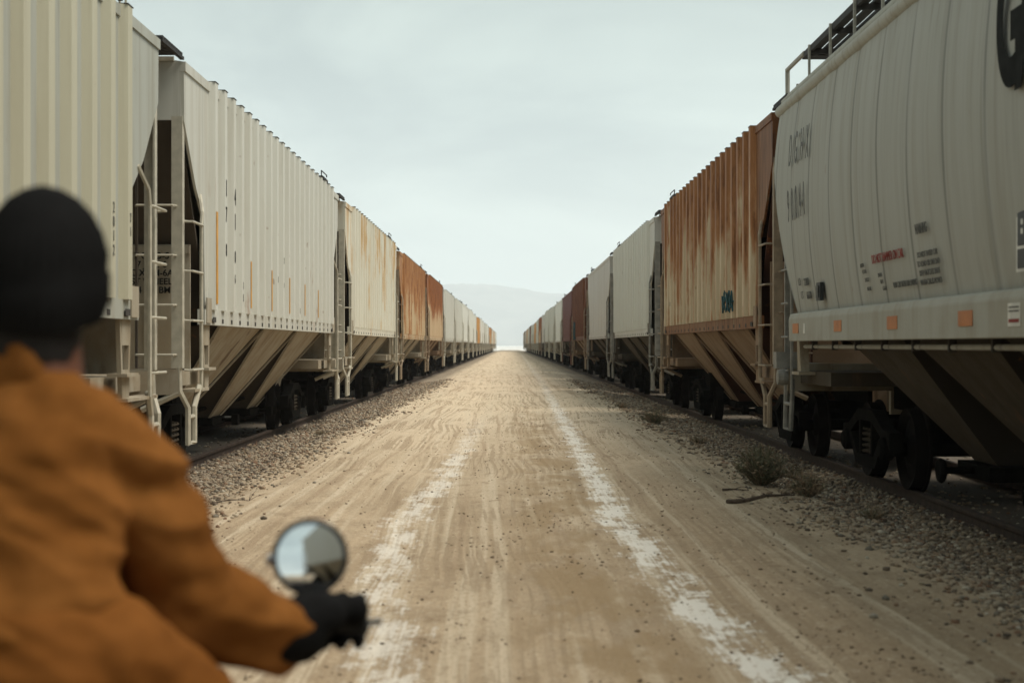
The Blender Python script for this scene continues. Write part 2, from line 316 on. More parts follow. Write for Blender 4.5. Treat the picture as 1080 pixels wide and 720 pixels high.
# far plain: scrub line then white salt flat
c = G.mix(G.ramp(Y, 330, 370, 0, 0.8), c, (0.24, 0.20, 0.15)); c = G.mix(G.ramp(Y, 455, 480), c, (0.66, 0.66, 0.63))
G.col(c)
h = G.math('ADD', G.math('MULTIPLY', mid, 0.6), G.math('ADD', G.math('MULTIPLY', fine, 0.35), G.math('ADD', G.math('MULTIPLY', tread, 0.15), G.math('ADD', G.math('MULTIPLY', wave.outputs['Fac'], 0.0), G.math('MULTIPLY', grain, 0.12)))))
G.bump(h, 0.9, 0.055)
me = bpy.data.meshes.new('ground'); me.from_pydata(V, [], F); me.materials.append(G.m); me.polygons.foreach_set('use_smooth', [True] * len(F))
go = bpy.data.objects.new('ground', me); C.objects.link(go); tag(go, 'dusty dirt road and salt flat running between the two trains', kind='structure')

# mountains, 8 km off
MH = Mat('bare desert mountain rock', 0.95, 0, 0.1); f = MH.noise(MH.pos(), 0.004, 6, 0.6); MH.col(MH.mix(MH.ramp(f, 0.35, 0.65), (0.12, 0.10, 0.085), (0.24, 0.21, 0.18)))
prof = [(-9000, 120), (-4500, 240), (-2500, 290), (-1200, 300), (-700, 300), (-340, 318), (-200, 322), (-100, 316), (40, 298), (160, 276), (300, 268), (700, 255), (1500, 290), (3000, 200), (5000, 230), (9000, 100)]
def ph(x):
    for (a, ha), (b, hb) in zip(prof, prof[1:]):
        if a <= x <= b: t = (x - a) / (b - a); t = t * t * (3 - 2 * t); return ha + (hb - ha) * t
    return 100
V = []; F = []; mxs = list(np.concatenate([np.linspace(-4300, -800, 50), np.linspace(-780, 780, 90), np.linspace(800, 4300, 50)])); mys = list(np.linspace(6600, 8900, 34))
for yy in mys:
    t = (yy - 6600) / 2300; env = math.sin(math.pi * min(1, max(0, t))) ** 0.8
    for xx in mxs:
        rid = 1 - abs(mnoise.noise(Vector((xx * 0.0028, yy * 0.0016, 1.7)))) * 0.9 * (1 - env) - 0.10 * abs(mnoise.noise(Vector((xx * 0.008, yy * 0.006, 5))))
        V.append((xx, yy, -4 + ph(xx) * 0.98 * env * rid + (3 if env > 0.05 else 0)))
n = len(mxs); F = [(j * n + i, j * n + i + 1, (j + 1) * n + i + 1, (j + 1) * n + i) for j in range(len(mys) - 1) for i in range(n - 1)]
me = bpy.data.meshes.new('mountains'); me.from_pydata(V, [], F); me.materials.append(MH.m); me.polygons.foreach_set('use_smooth', [True] * len(F))
mo = bpy.data.objects.new('mountains', me); C.objects.link(mo); tag(mo, 'pale hazy mountain ridge on the horizon', kind='structure')

# haze
HZ = bpy.data.materials.new('dusty desert haze'); HZ.use_nodes = True; ht = HZ.node_tree; ht.nodes.clear()
ho = ht.nodes.new('ShaderNodeOutputMaterial'); hv = ht.nodes.new('ShaderNodeVolumePrincipled'); hv.inputs['Density'].default_value = 2.3e-4
hv.inputs['Color'].default_value = (0.86, 0.93, 0.98, 1); ht.links.new(hv.outputs[0], ho.inputs['Volume'])
hb = MB(); hb.box(-9800, 9800, -700, 12900, -8, 420, HZ); haze = hb.obj('haze'); tag(haze, 'thin dusty haze over the whole valley', kind='stuff')

# ------------------------------------------------------------------ tracks
RAIL_TOP = -0.03
def track(cx, label):
    t = empty('railway_track', (cx, 0, 0)); tag(t, label, 'railway track')
    for s in (-1, 1):
        b = MB(); pr = [(-.07, -.155), (.07, -.155), (.07, -.142), (.012, -.12), (.012, -.05), (.036, -.04), (.036, -.005), (.028, 0), (-.028, 0), (-.036, -.005), (-.036, -.04), (-.012, -.05), (-.012, -.12), (-.07, -.142)]
        b.prism([(u + s * 0.7525, v + RAIL_TOP) for u, v in pr], 'y', -25, 420, M_rail); b.obj('rail', t)
    def sleeper(b, y): b.box(-1.28 + random.uniform(-.03, .03), 1.28 + random.uniform(-.03, .03), y - .115, y + .115, -.34, -.176 + random.uniform(-.006, .006), M_tie)
    k = 0; rest = MB(); y = 6.0
    while y < 420:
        if k < 100: b = MB(); sleeper(b, y); b.obj('sleeper', t)
        else: sleeper(rest, y)
        k += 1; y += 0.54
    o = rest.obj('sleeper', t); o['kind'] = 'stuff'
CXL, CXR = -5.02, 4.95
track(CXL, 'rusty railway track under the left row of freight cars')
track(CXR, 'rusty railway track under the right row of freight cars')

# ------------------------------------------------------------------ hopper car pieces
def bogie(parent, y, pm=UND['dark']):
    b = MB(); b.prism([(-.95, .38), (.95, .38), (1.02, .55), (.55, .72), (-.55, .72), (-1.02, .55)], 'y', -.19, .19, M_iron); b.box(-.3, .3, -.3, .3, .72, .86, M_iron)
    for yy in (-.87, .87):
        b.tube([(-.98, yy, .42), (.98, yy, .42)], .075, M_iron, 10)
        b.box(-.72, .72, yy * .55 - .05, yy * .55 + .05, .38, .48, M_iron)
        for sxx in (-.75, .75): b.box(sxx - .05, sxx + .05, yy * .52 - .04, yy * .52 + .04, .2, .55, M_iron)
    o = b.obj('bogie', parent); o.location = (0, y, 0)
    for sxx in (-1, 1):
        for yy in (-.87, .87):
            m = MB(); m.lathe([(.06, .075), (.14, .06), (.17, .02), (.33, .0), (.37, .055), (.42, .07), (.425, -.05), (.455, -.06), (.455, -.085), (.35, -.075), (.33, -.04), (.12, -.05), (.06, -.06)], (sxx * .775, yy, .425), (sxx, 0, 0), M_wheel, 28)
            wv = m.obj('wheel', o, smooth=True)
        fr = MB(); xf = sxx * 1.0
        outer = [(-1.10, .42), (-1.08, .60), (-.80, .62), (-.34, .80), (.34, .80), (.80, .62), (1.08, .60), (1.10, .42), (1.02, .30), (.92, .42), (.80, .42), (.42, .20), (-.42, .20), (-.80, .42), (-.92, .42), (-1.02, .30)]
        # side frame casting as four bars so its openings stay open
        fr.prism([(-1.10, .40), (-1.08, .60), (-.80, .62), (-.34, .80), (.34, .80), (.80, .62), (1.08, .60), (1.10, .40), (.98, .50), (.74, .52), (.30, .68), (-.30, .68), (-.74, .52), (-.98, .50)], 'x', xf - .07, xf + .07, M_iron)
        fr.prism([(-.80, .53), (-.68, .53), (-.36, .30), (.36, .30), (.68, .53), (.80, .53), (.44, .18), (-.44, .18)], 'x', xf - .07, xf + .07, M_iron)
        for yy in (-.30, .24): fr.box(xf - .065, xf + .065, yy, yy + .06, .29, .69, M_iron)
        for yy in (-.87, .87): fr.lathe([(.10, -.02), (.125, 0), (.125, .10), (.08, .13)], (xf, yy, .43), (sxx, 0, 0), M_iron, 12)
        fr.obj('side_frame', o)
        spm = MB()
        for yy in (-.15, 0, .15):
            pts = [(xf + math.cos(a * 1.05) * .055, yy + math.sin(a * 1.05) * .055, .31 + a * .0105) for a in [i * .75 for i in range(36)]]
            spm.tube(pts, .014, UND['dark'], 5)
        spm.obj('spring', o)
    return o
def coupler(parent, s, L):
    b = MB(); y0 = s * (L / 2 - .3)
    b.box(-.09, .09, y0, s * (L / 2 + .30), .74, .90, M_iron)
    b.prism([(-.20, s * (L / 2 + .28)), (-.22, s * (L / 2 + .58)), (-.10, s * (L / 2 + .62)), (-.05, s * (L / 2 + .45)), (.07, s * (L / 2 + .43)), (.10, s * (L / 2 + .66)), (.20, s * (L / 2 + .62)), (.19, s * (L / 2 + .28))], 'z', .68, .96, UND['dark'])
    b.box(-.32, .32, s * (L / 2 - .02), s * (L / 2 + .06), .66, 1.0, UND['pale'])
    return b.obj('coupler', parent)

H, SILL, HW = 4.47, 1.73, 1.60
M_rib = simple('rib placeholder paint', (0.6, 0.6, 0.5))
def make_ribbed(L=14.4, ribs=21, flat=False):
    """short covered hopper with outside posts; origin on the rail top at mid length"""
    root = empty('hopper_car'); E = L / 2; P_ = PAL['cream']; U = UND['pale']; RB = M_rib; SL = SLOPE['pale']
    b = MB()
    for s in (-1, 1):
        xo = s * HW; xi = s * (HW - .03)
        # side sheet with the diagonal cut at both ends
        poly = [(-E + 1.12, SILL + .16), (E - 1.12, SILL + .16), (E - 1.05, 2.92), (E - .62, 3.22), (E - .02, 3.85), (E, H - .02), (-E, H - .02), (-E + .02, 3.85), (-E + .62, 3.22), (-E + 1.05, 2.92)]
        b.prism(poly, 'x', xi, xo, P_)
        # side sill and top chord
        b.prism([(-E + .95, SILL), (E - .95, SILL), (E - .95, SILL + .17), (-E + .95, SILL + .17)], 'x', xi - s * .02, xo + s * .035, P_)
        b.box(xi - s * .05, xo + s * .018, -E, E, H - .10, H, P_)
        y0 = -E + 1.42; y1 = E - 1.42
        for k in range(ribs):
            yy = y0 + (y1 - y0) * k / (ribs - 1)
            if not flat:
                wd = .125; dp = .075
                q = [(yy - wd, 0), (yy - wd * .62, dp), (yy + wd * .62, dp), (yy + wd, 0)]
                bot = [(xo + s * t, u, SILL + .172) for u, t in q]; top = [(xo + s * t, u, H + .012) for u, t in q]
                b.hexa([bot[0], bot[1], bot[2], bot[3]], [top[0], top[1], top[2], top[3]], RB)
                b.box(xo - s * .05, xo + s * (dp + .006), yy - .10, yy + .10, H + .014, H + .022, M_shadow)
            elif k % 3 == 0:
                b.box(xo, xo + s * .008, yy - .03, yy + .03, SILL + .172, H - .101, P_)
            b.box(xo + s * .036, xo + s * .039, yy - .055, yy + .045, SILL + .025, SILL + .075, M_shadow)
        # bolts/jacking pad at sill ends
        for e_ in (-1, 1):
            b.box(xo + s * .036, xo + s * .05, e_ * (E - 1.0), e_ * (E - 1.26), SILL + .02, SILL + .30, U)
            b.box(xo + s * .0505, xo + s * .054, e_ * (E - 1.32), e_ * (E - 1.50), SILL + .03, SILL + .09, M_shadow)
    # roof, cambered with ribs
    seg = 8; rp = [(-HW + .01, H + .001)] + [(-HW + 2 * HW * i / seg, H + .001 + .17 * math.sin(math.pi * i / seg)) for i in range(1, seg)] + [(HW - .01, H + .001)]
    b.prism(rp, 'y', -E + .003, E - .003, P_)
    # end: upright top sheet, slope sheet going in and down
    for s in (-1, 1):
        b.box(-HW + .032, HW - .032, s * (E - .03), s * (E - .001), 3.86, H - .003, P_)
        y_a, y_b = s * (E - .03), s * (E - 1.75)
        b.hexa([(-1.55, y_a, 3.84), (1.55, y_a, 3.84), (1.50, y_b, 1.80), (-1.50, y_b, 1.80)], [(-1.55, y_a, 3.88), (1.55, y_a, 3.88), (1.50, y_b - s * .05, 1.86), (-1.50, y_b - s * .05, 1.86)], SL)
    body = b.obj('body', root)
    for s in (-1, 1):
        b = MB(); b.box(-1.46, 1.46, s * (E - 1.02), s * (E - .98), 1.24, 2.62, U)
        b.box(-1.46, 1.46, s * (E - .975), s * (E - .96), 2.52, 2.60, U)
        for xx in (-1.0, .0, 1.0): b.box(xx - .02, xx + .02, s * (E - .978), s * (E - .94), 1.24, 2.50, U)
        b.obj('end_bulkhead', root)
        b = MB(); b.box(-1.45, 1.45, s * (E - 1.9), s * (E - .05), 1.06, 1.22, U); b.box(-1.56, 1.56, s * (E - .12), s * (E + .0), .98, 1.25, U); b.box(-.34, .34, s * (E - 2.3), s * (E - .2), .76, 1.055, M_iron)
        b.obj('end_platform', root)
        coupler(root, s, L)
    # centre sill and piping
    b = MB(); b.box(-.2, .2, -E + 2.3, E - 2.3, .78, 1.05, M_iron)
    for xx in (-.5, .5): b.tube([(xx, -E + 1, .62), (xx, -2, .55), (xx, 2, .60), (xx, E - 1, .64)], .03, M_iron, 6)
    b.box(-.95, -.5, E - 3.3, E - 2.5, .60, .95, M_iron); b.lathe([(.16, -.3), (.19, -.2), (.19, .2), (.16, .3)], (.75, -E + 2.9, .8), 'y', M_iron, 12)
    b.obj('underframe', root)
    # hopper bays
    for k in (-1, 0, 1):
        yc = k * 3.32; h0 = 1.58; b = MB()
        top = [(-1.52, yc - h0, SILL), (1.52, yc - h0, SILL), (1.52, yc + h0, SILL), (-1.52, yc + h0, SILL)]
        bot = [(-.52, yc - .42, .42), (.52, yc - .42, .42), (.52, yc + .42, .42), (-.52, yc + .42, .42)]
        b.add(bot + top, [(0, 3, 2, 1), (4, 5, 6, 7), (0, 1, 5, 4), (2, 3, 7, 6)], SL); b.add(bot + top, [(1, 2, 6, 5), (3, 0, 4, 7)], U)
        for s in (-1, 1):   # edge flanges of the chute
            for e_ in (-1, 1):
                b.hexa([(s * .53, yc + e_ * .42, .42), (s * .56, yc + e_ * .42, .42), (s * .56, yc + e_ * .46, .42), (s * .53, yc + e_ * .46, .42)],
                       [(s * 1.53, yc + e_ * h0, SILL - .002), (s * 1.57, yc + e_ * h0, SILL - .002), (s * 1.57, yc + e_ * (h0 + .05), SILL - .002), (s * 1.53, yc + e_ * (h0 + .05), SILL - .002)], U)
        o = b.obj('hopper_bay', root)
        g = MB(); g.box(-.60, .60, yc - .48, yc + .48, .30, .415, M_iron); g.tube([(-.85, yc + .3, .36), (.85, yc + .3, .36)], .03, M_iron, 6); g.box(-.85, -.75, yc + .22, yc + .38, .28, .44, M_iron); g.box(.75, .85, yc + .22, yc + .38, .28, .44, M_iron)
        g.obj('discharge_gate', o)
    for s in (-1, 1): bogie(root, s * (E - 2.1))
    for s in (-1, 1):
        for e_ in (-1, 1):
            yE = e_ * E
            # tapered bolster post with a slot, under the sill
            b = MB(); y0 = e_ * (E - 1.25); xo = s * 1.57
            for dy, wd in ((-.16, .05), (.11, .05)):
                b.hexa([(xo - .02, y0 + dy * .7, 1.02), (xo + .02, y0 + dy * .7, 1.02), (xo + .02, y0 + dy * .7 + wd, 1.02), (xo - .02, y0 + dy * .7 + wd, 1.02)], [(xo - .02, y0 + dy * 1.3, SILL), (xo + .02, y0 + dy * 1.3, SILL), (xo + .02, y0 + dy * 1.3 + wd, SILL), (xo - .02, y0 + dy * 1.3 + wd, SILL)], U)
            b.box(xo - .021, xo + .021, y0 - .14, y0 + .14, 1.50, SILL - .002, U); b.box(xo - .022, xo + .022, y0 - .10, y0 + .11, 1.02, 1.28, U)
            b.box(xo - .09, xo + .09, y0 - .22, y0 + .20, 1.22, 1.25, U); b.box(xo - .09, xo + .09, y0 - .20, y0 + .95 * e_ if e_ > 0 else y0 - .95, 1.0, 1.03, U)
            b.obj('bolster_post', root)
            # corner post that leans in at the foot
            b = MB(); x0 = s * 1.585
            b.box(x0 - s * .115, x0, yE - e_ * .05, yE + e_ * .0, 1.26, 3.9, M_post); b.box(x0 - s * .02, x0, yE - e_ * .10, yE - e_ * .05, 1.26, 3.84, M_post)
            b.obj('corner_post', root)
            # side ladder between corner post and a second rail
            b = MB(); yl = yE - e_ * .62
            b.tube([(s * 1.60, yl - e_ * .22, 3.15), (s * 1.66, yl - e_ * .05, 2.95), (s * 1.66, yl, 2.80), (s * 1.66, yl, 1.02)], .022, M_post, 6)
            for k in range(4):
                zz = 1.24 + .52 * k
                b.tube([(s * 1.60, yE - e_ * .03, zz), (s * 1.68, yE - e_ * .05, zz), (s * 1.68, yl + e_ * .03, zz), (s * 1.645, yl, zz)], .014, M_post, 6)
            b.obj('side_ladder', root)
            # end ladder
            b = MB(); b.box(s * 1.10 - .012, s * 1.10 + .012, yE - e_ * .04, yE, 1.26, 3.86, SL)
            for k in range(4):
                zz = 1.40 + .52 * k; b.tube([(s * 1.52, yE, zz), (s * 1.50, yE + e_ * .07, zz), (s * 1.12, yE + e_ * .07, zz), (s * 1.10, yE, zz)], .013, M_post, 6)
            if e_ < 0: b.obj('end_ladder', root)
            # stirrup step hanging at the corner
            b = MB()
            b.tube([(s * 1.54, yE - e_ * .03, 1.28), (s * 1.55, yE - e_ * .03, 1.02), (s * 1.62, yE - e_ * .12, .84), (s * 1.62, yE - e_ * .12, .46), (s * 1.62, yE - e_ * .42, .46), (s * 1.62, yE - e_ * .42, .84), (s * 1.64, yE - e_ * .60, 1.06)], .034, M_post, 6)
            b.tube([(s * 1.62, yE - e_ * .12, .74), (s * 1.62, yE - e_ * .42, .74)], .024, M_post, 6)
            b.tube([(s * 1.54, yE - e_ * .03, 1.00), (s * 1.15, yE - e_ * .03, .82)], .034, M_post, 6)
            b.obj('step', root)
    # grab iron brackets, roof walks
    b = MB(); yy = E - 1.5
    for s in (-1, 1):
        for k in range(4): b.box(s * 1.52, s * .75, yy - .30 + k * .17, yy - .19 + k * .17, H + .17, H + .20, M_grate)
        b.box(s * 1.54, s * 1.50, yy - .34, yy + .36, H + .12, H + .165, M_grate)
        b.tube([(s * 1.55, yy - .75, H + .02), (s * 1.55, yy - .75, H + .24), (s * 1.55, yy + .05, H + .24), (s * 1.55, yy + .05, H + .20)], .011, M_grate, 5)
        b.tube([(s * 1.50, yy + .62, H), (s * 1.50, yy + .62, H + .20), (s * 1.50, yy + .40, H + .20), (s * 1.50, yy + .40, H)], .012, M_post, 5)
    for s in (-1, 1):
        for k in range(3): b.box(s * (.42 + k * .16), s * (.55 + k * .16), -E - .30, E + .30, H + .21, H + .24, M_grate)
        for k in range(12): b.box(s * .40, s * .90, -E + .3 + k * (L - .6) / 11, -E + .36 + k * (L - .6) / 11, H + .10, H + .205, M_grate)
    b.obj('roof_walk', root)
    b = MB()
    for k in range(9): b.box(-1.60, 1.60, -E - .98 + k * .105, -E - .895 + k * .105, H + .055, H + .08, M_grate)
    for xx in (-1.60, -.8, 0, .76, 1.56): b.box(xx, xx + .04, -E - .98, -E + .02, H + .02, H + .052, M_grate)
    b.box(-1.5, 1.5, -E - .03, -E - .0015, H + .005, H + .05, M_post)
    b.obj('end_walkway', root)
    b = MB(); b.lathe([(.26, -.015), (.28, 0), (.26, .015)], (-.65, E + .12, 3.0), 'y', M_iron, 20); b.obj('brake_wheel', root)
    return root

SKIP_FAR = {'end_ladder', 'brake_wheel', 'underframe', 'spring', 'bolster_post', 'side_frame', 'discharge_gate'}
def copy_car(src, loc, pmap, far=False):
    def cp(o, parent):
        c = o.copy(); C.objects.link(c); c.parent = parent
        for ch in src_children[o.name]:
            if far and ch.name.split('.')[0] in SKIP_FAR: continue
            cp(ch, c)
        return c
    r = cp(src, None); r.location = loc
    def rec(o):
        if o.type == 'MESH':
            for sl in o.material_slots:
                if sl.material in pmap:
                    m = pmap[sl.material]; sl.link = 'OBJECT'; sl.material = m
        for ch in o.children: rec(ch)
    bpy.context.view_layer.update(); rec(r)
    return r
def recolor(r, pmap):
    for o in [r] + list(r.children_recursive):
        if o.type == 'MESH':
            for sl in o.material_slots:
                if sl.material in pmap: m = pmap[sl.material]; sl.link = 'OBJECT'; sl.material = m
def index_children(root):
    for o in [root] + list(root.children_recursive): src_children[o.name] = list(o.children)
src_children = {}
ribbed = make_ribbed(); bpy.context.view_layer.update(); index_children(ribbed)
smoothc = make_ribbed(flat=True); bpy.context.view_layer.update(); index_children(smoothc)

POSTS = {k: simple(k + ' ladder paint', c, 0.65, var=0.2, scale=7) for k, c in dict(rusty=(0.29, 0.225, 0.155), greyish=(0.24, 0.23, 0.20), reddish=(0.14, 0.06, 0.04)).items()}
def pm(key, und='pale', post=None):
    d = {PAL['cream']: PAL[key], UND['pale']: UND[und], SLOPE['pale']: SLOPE[und], M_rib: PAL.get(key + '_rib', PAL[key])}
    if post: d[M_post] = POSTS[post]
    return d
ORD = ['nearest', 'second', 'third', 'fourth', 'fifth', 'sixth', 'seventh', 'eighth', 'ninth', 'tenth', 'eleventh', 'twelfth', 'thirteenth', 'fourteenth', 'fifteenth', 'sixteenth', 'seventeenth', 'eighteenth', 'nineteenth', 'twentieth', 'twenty first', 'twenty second', 'twenty third', 'twenty fourth', 'twenty fifth']
LEFT = ['cream', 'streaky', 'orange', 'orange2', 'cream', 'cream', 'white', 'white', 'white', 'ochre', 'white', 'white', 'cream', 'white', 'cream', 'ochre', 'orange', 'streaky', 'cream', 'ochre', 'cream', 'white', 'streaky']
RIGHT = ['tanrust', 'grey', 'grey', 'brown', 'red', 'white', 'cream', 'cream', 'grey', 'orange2', 'cream', 'ochre', 'cream', 'cream', 'brown', 'cream', 'streaky', 'ochre', 'grey', 'cream', 'brown', 'cream', 'streaky']
DESC = dict(cream='cream', streaky='cream with rust streaks', orange='rust orange', orange2='rust orange with dark top', grey='pale grey', white='off white', ochre='ochre orange', tanrust='tan and rust', brown='dark rust brown', red='dark oxide red', nearleft='ivory')
PITCH_L, PITCH_R, LC = 15.7, 16.0, 14.4
cars = {}
first_used = {}
def put(side, k, key, loc, flat=False):
    src = smoothc if flat else ribbed
    und = {'orange': 'pale', 'orange2': 'rust', 'tanrust': 'rust', 'brown': 'rust', 'red': 'dark'}.get(key, 'pale')
    post = {'tanrust': 'rusty', 'brown': 'rusty', 'red': 'reddish', 'orange': 'rusty', 'orange2': 'rusty'}.get(key)
    if side == 'right' and key in ('grey',): post = 'greyish'; und = 'dark'
    r = copy_car(src, loc, pm(key, und, post), far=k > 9)
    if k > 1: r.scale = (1, 1, 1 + random.Random(k * 7 + len(side)).uniform(-.022, .018))
    cars[(side, k)] = r
    return r
def lab(r, side, k, key, n):
    word = ORD[n]
    kind = 'smooth sided' if r.get('flat') else 'ribbed'
    if r.get('flat'): del r['flat']
    tag(r, f"{DESC[key]} {kind} hopper car, {word} car down the {side} row", 'hopper car', f'freight cars in the {side} row')
for k, key in enumerate(LEFT):
    y0 = 16.1 + PITCH_L * k; flat = k in (6, 8, 11, 14)
    r = put('left', k, key, (CXL, y0 + LC / 2, RAIL_TOP), flat)
    if flat: r['flat'] = 1
    lab(r, 'left', k, key, k + 1)
r = put('left', -1, 'nearleft', (CXL, 14.95 - LC / 2, RAIL_TOP)); tag(r, 'ivory ribbed hopper car right behind the rider, nearest car in the left row', 'hopper car', 'freight cars in the left row')
for k, key in enumerate(RIGHT):
    y0 = 19.6 + PITCH_R * k; flat = k in (2, 4, 5, 8, 12)
    r = put('right', k, key, (CXR, y0 + LC / 2, RAIL_TOP), flat)
    if flat: r['flat'] = 1
    lab(r, 'right', k, key, k + 1)

# the two prototypes become real cars standing just behind the camera, seen in the motorcycle mirror
ribbed.location = (CXL, 14.95 - LC / 2 - 15.7, RAIL_TOP); tag(ribbed, 'cream ribbed hopper car behind the camera, reflected in the motorcycle mirror', 'hopper car', 'freight cars in the left row')
smoothc.location = (CXR, 18.75 - 16.3 - 1.2 - LC / 2, RAIL_TOP); tag(smoothc, 'cream smooth hopper car behind the camera on the right track', 'hopper car', 'freight cars in the right row')
for o in (ribbed, smoothc): recolor(o, pm('grey', 'pale'))

# ---- writing and reflectors on the near cars (local x = out from the car centre)
def strip(car, s, y, z0, z1, wd=.06, m=M_yel, off=.079):
    b = MB(); b.box(s * (HW + off), s * (HW + off + .003), y - wd / 2, y + wd / 2, z0, z1, m); return b.obj('reflector_strip', car)
cL0, cLm = cars[('left', 0)], cars[('left', -1)]
yoff = cL0.location.y
def ry(k): return -LC / 2 + 1.42 + (LC - 2.84) * k / 20
# car ahead of the rider: orange strips and worn stencils on rib faces
strip(cL0, 1, ry(0) , 1.97, 3.02, .10)
for k in (4, 7, 10, 13, 16): strip(cL0, 1, ry(k), 1.98, 2.62 - .01 * k, .07)
for k, rows in ((1, (('1', 3.25, .22), ('7', 2.95, .2), ('8', 2.55, .16))), (2, (('4', 3.2, .22), ('1', 2.9, .22), ('0', 2.5, .16), ('6', 2.25, .12))), (3, (('1', 2.2, .1), ('5', 2.05, .1))), (9, (('7', 2.7, .1), ('1', 2.35, .08))), (8, (('1', 2.4, .1),)), (12, (('1', 2.0, .1),))):
    for ch, z, sz in rows: text_mesh(ch, sz * 1.3, M_inkgrey if sz < .15 else M_ink, 'lettering', cL0, (HW + .080, ry(k), z - SILL * 0 ), 1, sx=.55)
strip(cLm, 1, LC / 2 - 1.17, 1.95, 2.92, .09, off=.001)
for k, z in enumerate((2.62, 2.50, 2.38, 2.26)): text_mesh('2012'[k], .13, M_inkgrey, 'lettering', cLm, (HW + .080, ry(19), z), 1, sx=.7)
for k, z in enumerate((2.58, 2.46)): text_mesh('71'[k], .12, M_inkgrey, 'lettering', cLm, (HW + .080, ry(20), z), 1, sx=.6)
# stencil on the end bulkhead facing the camera
text_mesh('7 OCO-5\n7 JOC-6\nC XOM-6A\nST WHEEL\n24 HR BM', .10, M_ink, 'lettering', cL0, (1.04, -LC / 2 + .958, 2.46), 1, rot=(R(90), 0, 0), bold=.002)
# rusty car on the right: teal scrawl
cR0 = cars[('right', 0)]
def scrawl(car, s, yc, zc, w_, h_, n=1):
    b = MB(); off = HW + .079
    rnd = random.Random(4 + n)
    for st in ([(-.55, 0), (-.35, -.3), (-.2, .35), (-.05, -.35), (.1, .3), (.3, -.25), (.5, .2)], [(-.3, .3), (-.25, -.55)], [(.25, .6), (.35, -.3)], [(-.5, -.5), (-.42, .5), (-.30, -.4), (-.18, .55)], [(-.1, .45), (.12, -.5)], [(.12, .5), (-.12, -.45)], [(.2, -.4), (.3, .5), (.42, -.5), (.5, .35)]):
        pts = [(s * (HW + .079), yc + u * w_, zc + v * h_) for u, v in st]
        b.tube(pts, .014 * n, M_teal, 5)
    return b.obj('graffiti', car)
def lyR(px, k, X=3.35): return F_PX * X / (px - 538) - cars[('right', k)].location.y
o = scrawl(cR0, -1, lyR(772.5, 0), 2.15, 1.1, .30); o['label'] = 'teal spray painted scrawl'
o = scrawl(cars[('right', 3)], -1, lyR(607.5, 3), 2.2, 1.4, .8, 3); o['label'] = 'teal spray painted patch'
for k in (0,):
    text_mesh('24', .12, M_inkgrey, 'lettering', cR0, (-(HW + .080), ry(18), 2.3), -1, sx=.6)

